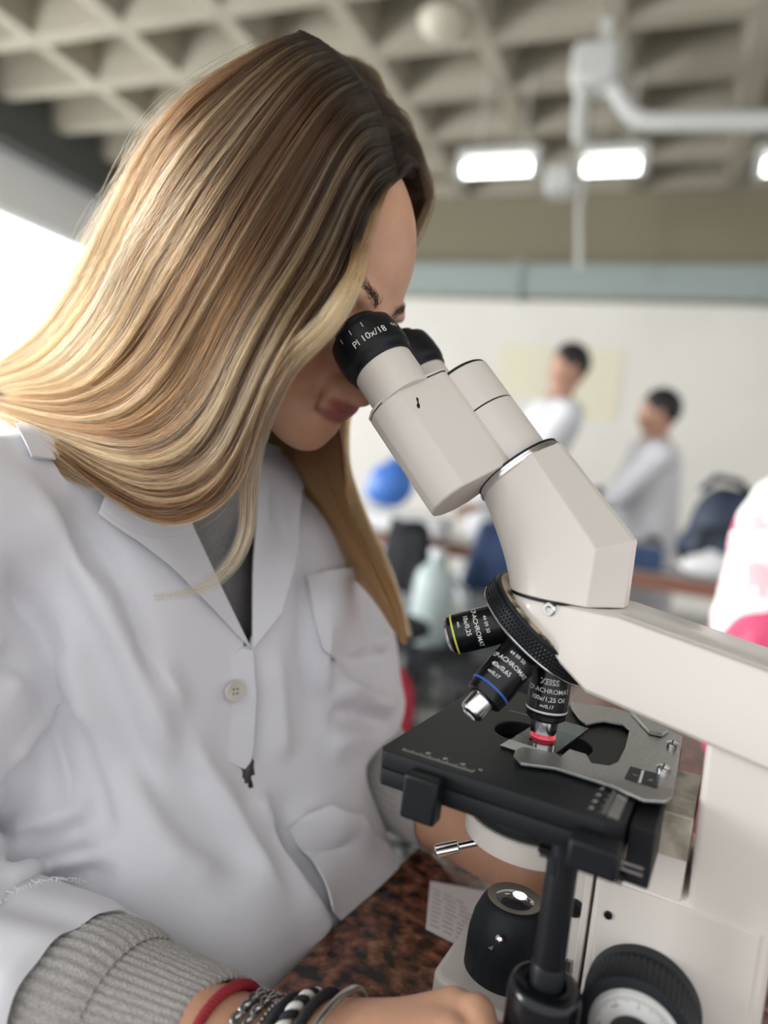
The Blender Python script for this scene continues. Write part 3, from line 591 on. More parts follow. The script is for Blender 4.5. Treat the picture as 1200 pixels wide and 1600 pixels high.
# ================================================================== soft bodies: distance fields meshed with surface nets (mm)
class Field:
    def __init__(s, lo, hi, h):
        s.lo = np.array(lo, float); s.h = h; s.n = np.ceil((np.array(hi, float)-s.lo)/h).astype(int)+1
        s.d = np.full(s.n, 60.0, np.float32)
    def _sub(s, blo, bhi, pad):
        a = np.clip(np.floor((np.array(blo)-pad-s.lo)/s.h).astype(int), 0, s.n-1); b = np.clip(np.ceil((np.array(bhi)+pad-s.lo)/s.h).astype(int)+1, 1, s.n)
        sl = tuple(slice(a[i], b[i]) for i in range(3))
        ax = [(s.lo[i]+s.h*np.arange(a[i], b[i])).astype(np.float32) for i in range(3)]
        return sl, ax[0][:, None, None], ax[1][None, :, None], ax[2][None, None, :]
    def _mix(s, sl, d, k, op):
        a = s.d[sl]
        if op == 'u':
            h = np.clip(.5+.5*(a-d)/k, 0, 1); s.d[sl] = a*(1-h)+d*h-k*h*(1-h)
        else:
            h = np.clip(.5-.5*(a+d)/k, 0, 1); s.d[sl] = a*(1-h)-d*h+k*h*(1-h)
    def ell(s, c, r, k=8, R=None, op='u'):
        c = np.array(c, float); r = np.array(r, float); m = r.max()
        sl, X, Y, Z = s._sub(c-m, c+m, 2*k+6)
        p = [X-c[0], Y-c[1], Z-c[2]]
        if R is not None: p = [R[i][0]*p[0]+R[i][1]*p[1]+R[i][2]*p[2] for i in range(3)]
        k0 = np.sqrt(sum((p[i]/r[i])**2 for i in range(3))); k1 = np.sqrt(sum((p[i]/r[i]**2)**2 for i in range(3)))+1e-6
        s._mix(sl, k0*(k0-1)/k1, k, op); return s
    def cap(s, a, b, ra, rb, k=8, op='u'):
        a = np.array(a, float); b = np.array(b, float); m = max(ra, rb)
        sl, X, Y, Z = s._sub(np.minimum(a, b)-m, np.maximum(a, b)+m, 2*k+6)
        ab = b-a; t = ((X-a[0])*ab[0]+(Y-a[1])*ab[1]+(Z-a[2])*ab[2])/(ab@ab+1e-9); t = np.clip(t, 0, 1)
        d = np.sqrt((X-a[0]-t*ab[0])**2+(Y-a[1]-t*ab[1])**2+(Z-a[2]-t*ab[2])**2)-(ra+(rb-ra)*t)
        s._mix(sl, d, k, op); return s
    def chain(s, pts, rs, k=6):
        for i in range(len(pts)-1): s.cap(pts[i], pts[i+1], rs[i], rs[i+1], k)
        return s
    def nets(s):
        D = s.d; n = D.shape; neg = D < 0
        cnt = np.zeros(tuple(np.array(n)-1), np.int8); acc = np.zeros(tuple(np.array(n)-1)+(3,), np.float32)
        corners = [(i, j, k) for i in (0, 1) for j in (0, 1) for k in (0, 1)]
        def C(o): return D[o[0]:n[0]-1+o[0], o[1]:n[1]-1+o[1], o[2]:n[2]-1+o[2]]
        for o in corners:
            for ax in range(3):
                if o[ax] == 0:
                    q = list(o); q[ax] = 1; a, b = C(o), C(q); m = (a < 0) != (b < 0)
                    if not m.any(): continue
                    idx = np.nonzero(m); av, bv = a[idx], b[idx]; t = av/(av-bv)
                    for i in range(3): acc[idx+(np.full(len(t), i),)] += (o[i]+(t if i == ax else 0))
                    cnt[idx] += 1
        act = cnt > 0; vid = np.full(cnt.shape, -1, np.int64); ii = np.argwhere(act); vid[act] = np.arange(len(ii))
        V = s.lo+s.h*(ii+acc[act]/cnt[act][:, None]); Q = []
        for ax in range(3):
            u, v = [(1, 2), (2, 0), (0, 1)][ax]
            sa = [slice(None)]*3; sb = [slice(None)]*3; sa[ax] = slice(0, n[ax]-1); sb[ax] = slice(1, n[ax])
            a, b = neg[tuple(sa)], neg[tuple(sb)]; m = a != b
            e = np.argwhere(m); e = e[(e[:, u] > 0) & (e[:, v] > 0) & (e[:, u] < n[u]-1) & (e[:, v] < n[v]-1)]
            fl = a[tuple(e.T)]; du = np.zeros(3, int); dv = np.zeros(3, int); du[u] = 1; dv[v] = 1
            q = np.stack([vid[tuple((e-du-dv).T)], vid[tuple((e-dv).T)], vid[tuple(e.T)], vid[tuple((e-du).T)]], 1)
            q[~fl] = q[~fl][:, ::-1]; Q.append(q)
        return V, np.concatenate(Q)
def relax(V, Q, it=3, lam=.5):
    n = len(V); a = Q.ravel(); b = np.roll(Q, -1, 1).ravel(); deg = np.bincount(a, minlength=n)+np.bincount(b, minlength=n); deg = np.maximum(deg, 1)[:, None]
    for i in range(it):
        for l in (lam, -lam*1.03):
            S = np.stack([np.bincount(a, V[b, j], n)+np.bincount(b, V[a, j], n) for j in range(3)], 1)/deg; V = V+l*(S-V)
    return V
def vnormals(V, Q):
    fn = np.cross(V[Q[:, 2]]-V[Q[:, 0]], V[Q[:, 3]]-V[Q[:, 1]]); N_ = np.zeros_like(V)
    for j in range(4):
        for c in range(3): N_[:, c] += np.bincount(Q[:, j], fn[:, c], len(V))
    return N_/(np.linalg.norm(N_, axis=1)[:, None]+1e-9)
def mesh_np(name, V, Q, off=OFFG, scale=.001, smooth=True):
    me = bpy.data.meshes.new(name); V = (V-np.array(off))*scale
    me.vertices.add(len(V)); me.vertices.foreach_set('co', V.astype(np.float32).ravel())
    Q = np.asarray(Q); k = Q.shape[1]; me.loops.add(Q.size); me.loops.foreach_set('vertex_index', Q.astype(np.int32).ravel())
    me.polygons.add(len(Q)); me.polygons.foreach_set('loop_start', np.arange(0, Q.size, k, dtype=np.int32)); me.polygons.foreach_set('loop_total', np.full(len(Q), k, np.int32))
    me.update(calc_edges=True)
    if smooth: me.shade_smooth()
    return me
def vcolor(me, name, C):
    a = me.color_attributes.new(name, 'FLOAT_COLOR', 'POINT'); a.data.foreach_set('color', np.concatenate([C, np.ones((len(C), 1))], 1).astype(np.float32).ravel())
def bvh_of(V, Q): return BVHTree.FromPolygons([tuple(v) for v in V.tolist()], [tuple(q) for q in Q.tolist()])
def vnoise(P, seed, scale):                     # smooth value noise of points
    g = np.random.default_rng(seed).random((24, 24, 24)); q = P/scale; i = np.floor(q).astype(int); f = q-i; f = f*f*(3-2*f); r = 0
    for a in (0, 1):
        for b in (0, 1):
            for c in (0, 1):
                wt = (f[:, 0] if a else 1-f[:, 0])*(f[:, 1] if b else 1-f[:, 1])*(f[:, 2] if c else 1-f[:, 2])
                r = r+wt*g[(i[:, 0]+a) % 24, (i[:, 1]+b) % 24, (i[:, 2]+c) % 24]
    return r*2-1
def poly_dist(P, path):                         # distance of points to a 3-D polyline, and the parameter 0..1 along it
    best = np.full(len(P), 1e9); bt = np.zeros(len(P)); path = np.asarray(path, float); m = len(path)-1
    for i in range(m):
        a, b = path[i], path[i+1]; ab = b-a; t = np.clip(((P-a)@ab)/(ab@ab+1e-9), 0, 1); d = np.linalg.norm(P-a-t[:, None]*ab, axis=1)
        u = d < best; best[u] = d[u]; bt[u] = (i+t[u])/m
    return best, bt
def crom(P, n):                                 # Catmull-Rom resample by arc length
    P = np.asarray(P, float); Q = np.vstack([2*P[0]-P[1], P, 2*P[-1]-P[-2]]); out = []
    for i in range(len(P)-1):
        a, b, c, d = Q[i:i+4]
        for t in np.linspace(0, 1, 12, endpoint=False): out.append(.5*(2*b+(c-a)*t+(2*a-5*b+4*c-d)*t*t+(3*b-a-3*c+d)*t**3))
    out.append(P[-1]); out = np.array(out); L = np.r_[0, np.cumsum(np.linalg.norm(np.diff(out, axis=0), axis=1))]; s = np.linspace(0, L[-1], n)
    return np.stack([np.interp(s, L, out[:, j]) for j in range(P.shape[1])], 1)

# ================================================================== the sitter
EYE = np.array([-152., 0, 228.]); HT = math.radians(27)
HF = np.array([math.cos(HT), 0, -math.sin(HT)]); HU = np.array([math.sin(HT), 0, math.cos(HT)]); HL = np.array([0, 1., 0])
HR = np.array([HF, HL, HU])
def H(f, l, u): return EYE+HF*f+HL*l+HU*u
def headc(P): return (np.asarray(P)-EYE) @ HR.T
RSH, REL, RWR = np.array([-326, -140, 82.]), np.array([-318, -172, -147.]), np.array([-84, -115, -154.])
LSH, LEL, LWR = np.array([-275, 138, 88.]), np.array([-203, 192, -138.]), np.array([-14, 94, -126.])
def build_body():
    F = Field((-440, -235, -330), (95, 250, 400), 2.4)
    e = lambda c, r, k=8, op='u': F.ell(H(*c), r, k, HR, op)
    # torso, arms
    F.ell((-325, 0, 10), (78, 100, 100), 20); F.ell((-330, 0, -150), (80, 115, 150), 40); F.cap(RSH, LSH, 28, 28, 20); F.ell((-325, 0, -270), (95, 140, 60), 30)
    F.chain([RSH, REL], [32, 30], 20); F.chain([REL, REL*.6+RWR*.4, RWR], [28, 27, 21.5], 14)
    F.chain([LSH, LEL], [32, 30], 20); F.chain([LEL, LEL*.6+LWR*.4, LWR], [33, 32, 23], 14)
    # neck and head
    F.cap((-318, 0, 95), H(-98, 0, -50), 52, 49, 20)
    e((-84, 0, 27), (91, 70, 82), 14); e((-46, 0, -29), (53, 56, 65), 18)
    for s in (-1, 1):
        F.cap(H(-80, s*50, -42), H(-6, s*13, -71), 15, 13, 14); e((-22, s*38, -26), (24, 24, 24), 12)
        e((-2, s*20, 20), (8, 22, 7), 9); e((6, s*31, 3), (11, 17, 10), 9, 's'); e((-13, s*31, 0), (13.2, 14.5, 12.6), 3)
        e((-88, s*71, -6), (16, 6, 27), 5)
    F.cap(H(6, 0, 14), H(22, 0, -30), 5.5, 8, 9); F.ell(H(23, 0, -34), (9, 8, 7), 6, HR)
    for s in (-1, 1): e((14, s*11, -37), (8, 6, 6.5), 5)
    F.ell(H(0, 0, -75), (15, 17, 13), 12, HR)
    e((11, 0, -38), (9, 18, 9), 10); e((8, 0, -63), (9, 17, 8), 10)
    for s in (-1, 0, 1): e((18-abs(s)*4.2, s*13, -45-abs(s)*1.4), (4.6, 9, 3.6), 5)
    for s in (-1, 0, 1): e((17-abs(s)*4.2, s*10.5, -53.2+abs(s)*1.6), (4.8, 9, 4.2), 5)
    e((26, 0, -49.3), (5, 25, .9), 2.5, 's')
    # right hand: palm, then fingers closing on the drive knob
    KN = [np.array(p, float) for p in ((-8, -76, -119), (-2, -95, -117), (-8, -112, -126), (-20, -124, -138))]
    for k_ in KN: F.cap(RWR+np.array([14, 2, 2.]), k_, 18, 10.5, 12)
    F.ell((-42, -102, -140), (34, 27, 15), 12, frame(math.radians(-16)))
    fr = [9.0, 8.2, 7.4, 6.6]
    F.chain([KN[0], (5, -82, -111), (13, -92, -113), (22, -95, -117)], fr, 4)
    F.chain([KN[1], (17, -104, -116), (34, -99, -124), (45, -93, -129)], fr, 3)
    F.chain([KN[2], (14, -115, -130), (33, -105, -139), (44, -97, -143)], fr, 3)
    F.chain([KN[3], (4, -120, -147), (22, -111, -153), (33, -102, -156)], [8.2, 7.4, 6.6, 6], 3)
    F.chain([RWR+np.array([30, 22, -6.]), (-26, -72, -148), (-3, -58, -142), (14, -55, -137)], [13, 11, 9, 7], 6)
    # left hand on the far focus knob
    KL = [np.array(p, float) for p in ((52, 98, -82), (58, 112, -92), (58, 120, -106), (52, 122, -120))]
    for k_ in KL: F.cap(LWR, k_, 19, 10, 12)
    for k_, dz in zip(KL, (14, 8, 0, -6)): F.chain([k_, k_+np.array([28, -6, dz*.6]), k_+np.array([44, -26, -4.])], [9, 8, 7], 4)
    F.chain([LWR+np.array([16, -8, -6.]), (40, 84, -128), (62, 74, -134)], [13, 10, 8], 6)
    V, Q = F.nets(); V = relax(V, Q, 2)
    return V, Q
BV, BQ = build_body()
person = link('person', mesh_np('person', BV, BQ, (-325, 0, -330)), None)
person.matrix_world = MG @ Matrix.Translation(Vector(((np.array([-325, 0, -330])-np.array(OFFG))*.001)))
tag(person, 'person in a white lab coat with long blonde hair looking into the microscope', 'person')
POFF = (-325, 0, -330)
hc = headc(BV); skin = np.tile(np.array([.62, .345, .225]), (len(BV), 1)); skin *= (1+.05*vnoise(BV, 3, 14)+.03*vnoise(BV, 4, 4))[:, None]
def blotch(c, r, col, amt):
    global skin
    d = np.sqrt((((hc-np.array(c))/np.array(r))**2).sum(1)); w_ = (np.clip(1.25-d, 0, .5)/.5*amt)[:, None]; skin = skin*(1-w_)+np.array(col)*w_
for c in ((19, 0, -45.4), (18, 0, -53.4)): blotch(c, (11, 22, 4.8), (.34, .10, .09), .85)
for s in (-1, 1): blotch((0, s*42, -30), (26, 18, 18), (.52, .22, .14), .6)
vcolor(person.data, 'skin', skin)
SKIN = mat('skin', (.5, .27, .17), .46, vcol='skin', sss=.12, spec=.35, bump=(900, .15, .0005)); person.data.materials.append(SKIN)
body_bvh = bvh_of(BV, BQ)
def pchild(name, mb, m, parent=None, smooth=40, bev=0):
    o = link(name, mb.mesh(name, smooth, off=POFF), m, parent or person)
    if bev: bevel(o, bev)
    return o
def pchild_np(name, V, Q, m, parent=None): return link(name, mesh_np(name, V, Q, POFF), m, parent or person)
BROW = mat('eyebrow_hair', (.06, .035, .02), .7)
for s in (-1, 1):                               # eyebrows and lashes
    pth = []
    for q in np.linspace(0, 1, 9):
        P = H(30, s*(9+42*q), 20+8*math.sin(q*2.2)); h = body_bvh.ray_cast(Vector(P), Vector(-HF), 80)
        pth.append((np.array(h[0]), np.array(h[1])) if h[0] else (P-HF*30, HF))
    rg = np.random.default_rng(60+s); PP = []
    for i in range(260):
        u = rg.random()*7.6; a = int(u); f_ = u-a; p = pth[a][0]*(1-f_)+pth[a+1][0]*f_; n_ = unit(pth[a][1]); tg = unit(pth[a+1][0]-pth[a][0]); up = unit(np.cross(n_, tg)); up = up if up@HU > 0 else -up
        p = p+up*rg.normal(0, 1.5)*(1.15-u/9); d = unit(tg+up*rg.normal(.25*(1-u/4), .25)); L = rg.uniform(4, 8); PP.append([p-n_*.3, p+d*L*.5+n_*.7, p+d*L+n_*.3])
    hcv = bpy.data.hair_curves.new('eyebrow'); hcv.add_curves([3]*len(PP)); hcv.points.foreach_set('position', ((np.array(PP).reshape(-1, 3)-np.array(POFF))*.001).astype(np.float32).ravel())
    ra = hcv.attributes.get('radius') or hcv.attributes.new('radius', 'FLOAT', 'POINT'); ra.data.foreach_set('value', np.tile([.00012, .0001, .00004], len(PP)).astype(np.float32))
    ob = bpy.data.objects.new('eyebrow', hcv); COL.objects.link(ob); hcv.materials.append(BROW); ob.parent = person
    mb = MB()
    mb.tube([H(-13, s*31, 0)+HF*12.6*math.cos(a_)+HL*s*14*math.sin(a_)-HU*3.5 for a_ in np.linspace(-.9, 1.1, 9)], .7, 6); pchild('eyelashes', mb, BROW)

# ------------------------------------------------------------------ lab coat
def build_coat():
    F = Field((-470, -260, -330), (-60, 280, 215), 3.4)
    F.ell((-322, 0, 5), (104, 148, 122), 30); F.ell((-330, 0, 70), (70, 130, 62), 30)
    F.cap((-312, 0, -70), (-262, -6, -250), 104, 136, 40)
    F.cap(RSH, (-318, -40, 112), 44, 40, 30); F.cap(LSH, (-312, 40, 112), 44, 40, 30)
    F.chain([RSH, REL*.5+RSH*.5+np.array([6, 0, 0]), REL+np.array([0, 0, 6.])], [47, 48, 45], 16)
    F.chain([REL, (-275, -158, -141)], [47, 45], 16)
    F.chain([LSH, LSH*.5+LEL*.5+np.array([8, 0, 0]), LSH*.26+LEL*.74+np.array([6, 0, 0])], [48, 48, 47], 18)
    F.cap((-238, 60, 10), (-210, 88, -150), 60, 60, 40); F.cap((-180, -30, -180), (-172, 100, -178), 44, 42, 30); F.cap((-250, 110, 60), (-225, 140, -70), 50, 48, 30)
    F.cap((-318, 0, 90), (-345, 0, 165), 66, 62, 30)
    V, Q = F.nets(); V = relax(V, Q, 3); return V, Q
CV, CQ = build_coat()
coat_bvh0 = bvh_of(CV, CQ)
def hit(px, bvh):
    d = rayG(px); r = bvh.ray_cast(Vector(CAMG), Vector(d).normalized(), 3000)
    return (np.array(r[0]), np.array(r[1])) if r[0] else (None, None)
def fold(path_px, height, width, taper=(.25, .25), asym=.5):
    """raise (or sink) the cloth along a line seen on it"""
    global CV
    P = [hit(p, coat_bvh0)[0] for p in crom(path_px, 3*len(path_px))]; P = [p for p in P if p is not None]
    if len(P) < 2: return
    P = np.array(P); d, t = poly_dist(CV, P); N_ = vnormals(CV, CQ)
    e = np.clip(np.minimum(t/taper[0] if taper[0] else 1, (1-t)/taper[1] if taper[1] else 1), 0, 1); e = e*e*(3-2*e)
    u = t*(len(P)-1); i0 = np.minimum(u.astype(int), len(P)-2); tg = P[i0+1]-P[i0]; q = P[i0]+tg*(u-i0)[:, None]
    sd = (np.cross(tg, N_)*(CV-q)).sum(1)/(np.linalg.norm(tg, axis=1)+1e-6); wd = width*(asym+(1-asym)/(1+np.exp(-np.clip(sd/3.0, -30, 30)))); wd = np.maximum(wd, 7.5)
    near_ = np.exp(-(d/wd)**1.7)
    CV = CV+N_*(1.5*height*near_*e)[:, None]
FOLDS = [([(396, 1232), (430, 1310), (470, 1385), (512, 1462)], 6.5, 13, (.1, .1), .3),  # near panel: long diagonals from the shoulder to the lap
 ([(20, 720), (110, 860), (200, 1020), (300, 1240)], 7, 13), ([(95, 745), (175, 880), (220, 980), (262, 1090)], -7, 12),
 ([(150, 860), (215, 980), (262, 1060), (300, 1130)], 6, 12), ([(60, 820), (130, 960), (200, 1130), (250, 1290)], -5, 15),
 ([(270, 1120), (340, 1230), (400, 1330), (450, 1430)], 6, 16), ([(250, 1140), (330, 1270), (400, 1400)], -7, 22),
 ([(190, 1180), (270, 1330), (380, 1370)], 6, 16), ([(110, 1120), (150, 1240), (170, 1330)], -6, 14),
 ([(430, 1250), (470, 1330), (560, 1300)], -6, 16), ([(420, 1290), (500, 1270), (590, 1310)], 7, 14),
 # armhole seam and sleeve
 ([(-10, 855), (35, 905), (65, 980), (80, 1080), (100, 1200), (110, 1290)], -14, 9), ([(0, 905), (60, 990), (75, 1060)], -6, 12),
 ([(0, 1010), (40, 1040), (80, 1070)], -5, 9), ([(0, 1060), (45, 1080), (85, 1120)], 4, 12), ([(10, 1190), (60, 1150), (95, 1130)], 5, 12),
 ([(0, 1230), (50, 1190), (90, 1150)], -5, 9), ([(0, 1300), (70, 1280), (150, 1250)], 5, 12), ([(0, 1345), (70, 1325), (165, 1290)], -7, 9),
 ([(0, 1375), (80, 1350), (170, 1330)], 6, 10), ([(0, 1415), (90, 1385), (190, 1360)], -8, 9), ([(10, 1520), (60, 1450), (140, 1395)], 5, 14),
 ([(0, 1440), (60, 1410), (120, 1400)], -4, 10), ([(40, 1590), (80, 1520), (150, 1460)], -5, 12), ([(95, 1590), (120, 1520), (190, 1440)], 6, 14),
 # far panel and far sleeve
 ([(430, 1010), (440, 1100), (445, 1200)], 5, 12), ([(470, 820), (475, 920), (480, 1060), (500, 1180)], -6, 14), ([(500, 900), (505, 1000), (510, 1100)], 5, 12),
 ([(560, 900), (580, 980), (600, 1060)], -5, 12), ([(520, 1060), (580, 1090), (640, 1100)], 8, 14), ([(510, 1110), (560, 1120), (630, 1140)], -8, 12),
 ([(505, 1165), (560, 1150), (620, 1160)], 7, 12), ([(500, 1010), (560, 1030), (620, 1020)], -6, 12), ([(540, 1000), (590, 1000), (625, 985)], 5, 12)]
for a in FOLDS: fold(*a)
CV = relax(CV, CQ, 4)
CV = CV+vnormals(CV, CQ)*(1.6*vnoise(CV, 11, 55)+.7*vnoise(CV, 12, 21))[:, None]
# neckline: cut the V between the lapels
def inside(poly, P):
    poly = np.asarray(poly, float); x, y = P[:, 0], P[:, 1]; r = np.zeros(len(P), bool); n = len(poly)
    for i in range(n):
        (x0, y0), (x1, y1) = poly[i], poly[(i+1) % n]
        c = ((y0 > y) != (y1 > y)); r ^= c & (x < (x1-x0)*(y-y0)/(y1-y0+1e-12)+x0)
    return r
cen = CV[CQ].mean(1); pp_ = proj(cen); front = (cen[:, 0] > -300)
VN = [(275, 780), (290, 830), (330, 918), (384, 1010), (391, 1014), (400, 960), (404, 860), (406, 760), (410, 690), (330, 700)]
GAP = [(384, 1160), (398, 1192), (392, 1236), (376, 1208)]
CQ2 = CQ[~(front & (inside(VN, pp_) | inside(GAP, pp_)))]
COATM = mat('white_coat_cotton', (.70, .70, .735), .85, sheen=.25, bump=(1400, .25, .0004))
coat = pchild_np('lab_coat', CV, CQ2, COATM); coat_bvh = bvh_of(CV, CQ)
from mathutils.geometry import delaunay_2d_cdt
def drape(poly, off, thick=1.6, step=14, bvh=None, smooth_px=True, wob=0.0):
    """a sheet whose outline is `poly` (pixels) laid on the cloth; off(px)->mm above it"""
    bvh = bvh or coat_bvh; P = [tuple(map(float, p)) for p in poly]; n = len(P); edge = []
    for i in range(n):
        a, b = np.array(P[i]), np.array(P[(i+1) % n]); k = max(1, int(np.linalg.norm(b-a)/step)); edge += [tuple(a+(b-a)*j/k) for j in range(k)]
    E_ = np.array(edge); lo, hi = E_.min(0), E_.max(0)
    g = np.array([(x, y) for x in np.arange(lo[0]+step/2, hi[0], step) for y in np.arange(lo[1]+step/2, hi[1], step)])
    g = g[inside(P, g)]
    if len(g): g = g[np.min(np.linalg.norm(g[:, None]-E_[None], axis=2), 1) > step*.45]
    allp = np.vstack([E_, g]) if len(g) else E_; m = len(E_)
    r = delaunay_2d_cdt([Vector(p) for p in allp], [(i, (i+1) % m) for i in range(m)], [], 1, 1e-4)
    vs = [np.array(v) for v in r[0]]; X = []; Nn = []
    last = None
    for v in vs:
        h, nn = hit(v, bvh)
        if h is None: h, nn = last if last else (atd(v, .5), np.array([0, -1., 0]))
        last = (h, nn); X.append(h); Nn.append(nn)
    X = np.array(X); Nn = np.array(Nn); Nn = Nn/np.linalg.norm(Nn, axis=1)[:, None]
    tri = [tuple(f) for f in r[2]]
    A_ = {}
    for f in tri:
        for i in range(len(f)): A_.setdefault(f[i], set()).update(f)
    for _ in range(3): Nn = np.array([Nn[list(A_.get(i, {i}))].mean(0) for i in range(len(X))]); Nn /= np.linalg.norm(Nn, axis=1)[:, None]
    of = np.array([off(v) if callable(off) else off for v in vs])
    T = X+Nn*(of[:, None]); B = T-Nn*thick; k = len(X); F_ = tri+[tuple(i+k for i in f[::-1]) for f in tri]
    bd = {}
    for f in tri:
        for i in range(len(f)):
            e = (f[i], f[(i+1) % len(f)]); bd[e] = 1
    for (a, b) in bd:
        if (b, a) not in bd: F_.append((b, a, a+k, b+k))
    return MB().add(np.vstack([T, B]), F_)
def seg_d(v, a, b):
    a = np.array(a, float); b = np.array(b, float); ab = b-a; t = np.clip(((v-a)@ab)/(ab@ab), 0, 1); return np.linalg.norm(v-a-ab*t)
# sweater under the coat
def build_sweater():
    F = Field((-430, -170, -260), (-170, 170, 190), 4.0)
    F.ell((-322, 0, 5), (95, 112, 100), 30); F.ell((-330, 0, 70), (58, 95, 50), 30); F.cap((-318, 0, 90), (-330, 0, 140), 56, 54, 30); F.cap((-318, 0, 95), (-285, 0, 168), 60, 57, 20); F.cap((-320, 0, -50), (-320, 0, -180), 84, 84, 40); F.ell((-290, 6, -85), (91, 34, 75), 20)  # last bulge puts grey knit in the coat gap to imitate its inner shade
    V, Q = F.nets(); return relax(V, Q, 2), Q
def knit(name, color, c2, sc):
    m = bpy.data.materials.new(name); m.use_nodes = True; nt = m.node_tree; b = nt.nodes['Principled BSDF']; b.inputs['Roughness'].default_value = .95; b.inputs['Sheen Weight'].default_value = .4
    tc = nt.nodes.new('ShaderNodeTexCoord'); n = nt.nodes.new('ShaderNodeTexNoise'); n.inputs['Scale'].default_value = sc; n.inputs['Detail'].default_value = 4
    nt.links.new(tc.outputs['Object'], n.inputs['Vector']); x = nt.nodes.new('ShaderNodeMix'); x.data_type = 'RGBA'; x.inputs[6].default_value = color+(1,); x.inputs[7].default_value = c2+(1,)
    r = nt.nodes.new('ShaderNodeMapRange'); r.inputs[1].default_value = .38; r.inputs[2].default_value = .62; nt.links.new(n.outputs['Fac'], r.inputs[0]); nt.links.new(r.outputs[0], x.inputs[0]); nt.links.new(x.outputs[2], b.inputs['Base Color'])
    u = nt.nodes.new('ShaderNodeBump'); u.inputs['Strength'].default_value = .9; u.inputs['Distance'].default_value = .0015; nt.links.new(n.outputs['Fac'], u.inputs['Height']); nt.links.new(u.outputs[0], b.inputs['Normal']); return m
KNITG = knit('grey_knit', (.30, .29, .275), (.19, .185, .18), 700); KNITL = knit('pale_grey_knit', (.52, .50, .475), (.36, .345, .325), 900)
SV, SQ = build_sweater(); swt = pchild_np('sweater', SV, SQ, KNITG)
# lapels, collar, front edge, pocket, buttons
rl = [(150, 806), (158, 780), (200, 770), (285, 800), (300, 828), (340, 915), (391, 1014), (330, 955), (255, 888), (190, 838)]
pchild('lapel', drape(rl, lambda v: 3+7*min(1, seg_d(v, (300, 828), (391, 1014))/60)), COATM, coat, 50)
pchild('lapel', drape([(391, 1012), (390, 900), (394, 770), (400, 690), (470, 700), (470, 760), (455, 860), (430, 960)], lambda v: 5+6*min(1, seg_d(v, (391, 1012), (400, 690))/40)), COATM, coat, 50)
pchild('collar', drape([(24, 664), (34, 692), (46, 722), (75, 724), (120, 728), (180, 760), (150, 730), (80, 690), (40, 668)], lambda v: 5), COATM, coat, 50)
# the near front edge lies over the far panel
pchild('front_edge', drape([(391, 1014), (397, 1085), (392, 1160), (386, 1190), (378, 1202), (358, 1190), (350, 1100), (355, 1030), (375, 1012)], lambda v: -.8+5.4*max(0, 1-min(seg_d(v, (391, 1014), (397, 1085)), seg_d(v, (397, 1085), (386, 1200)))/38), step=8), COATM, coat, 50)
pchild('coat_hem', drape([(452, 1292), (475, 1272), (505, 1262), (560, 1278), (600, 1325), (612, 1348), (565, 1398), (530, 1440), (512, 1425), (485, 1370)], lambda v: 7+3*math.sin(v[0]*.05+v[1]*.02), step=8), COATM, coat, 50)
pk = pchild('breast_pocket', drape([(478, 905), (520, 896), (562, 882), (570, 886), (566, 940), (556, 1010), (520, 1030), (500, 1010)], lambda v: 4.5+4*max(0, 1-seg_d(v, (520, 893), (570, 880))/25)), COATM, coat, 50)
BUT = mat('pearl_button', (.62, .58, .52), .25, coat=.6)
h, nn = hit((362, 1078), coat_bvh); nn = unit(nn)
bt = pchild('button', MB().lathe([(6.0, 3.4), (7.4, 3.6), (7.6, 4.6), (7.0, 5.4), (5.4, 5.0), (0.01, 4.9)], h, nn, 32), BUT, coat)
e1, e2, _ = basis(nn); mb = MB()
for a, b in ((1, 1), (-1, 1), (1, -1), (-1, -1)): mb.lathe([(.7, 4.95), (.7, 5.1)], h+e1*a*1.5+e2*b*1.5, nn, 10)
pchild('button_holes', mb, PRINTD, bt)
# ------------------------------------------------------------------ sleeves' ends, sweater cuffs
def ring_tube(rings, n, rib=0, ribn=60, bulge=None):
    """rings: (centre, axis, ra, rb) -> lofted open tube"""
    secs = []; prev = None
    for i, (c, ax, ra, rb) in enumerate(rings):
        ax = unit(ax); up = np.array([0, 0, 1.]); e2 = unit(up-ax*(up@ax)); e1 = np.cross(e2, ax); S = []
        for k in range(n):
            t = 2*math.pi*k/n; q = 1+(rib*(.5+.5*math.cos(t*ribn)))/max(ra, 1)
            S.append(np.asarray(c)+e1*ra*q*math.cos(t)+e2*rb*q*math.sin(t))
        secs.append(S)
    return MB().loft(secs, caps=False)
WA = unit(RWR-REL)                              # near forearm direction
def fa(x): return REL+(RWR-REL)*((x-REL[0])/(RWR[0]-REL[0]))   # forearm axis at G x
tilt = unit(WA+np.array([.0, -.38, .28]))       # the open end faces the camera a little
def cuff(xs, ra, m, name, n, rib, ribn, parent, zoff=4, dx=10):
    rings = []
    for x, r, b, tf in xs:
        c = fa(x+dx)+np.array([0, 0, zoff]); ax = unit(WA*(1-tf)+tilt*tf); rings.append((c, ax, r, b))
    o = pchild(name, ring_tube(rings, n, rib, ribn), m, parent, 60); return o
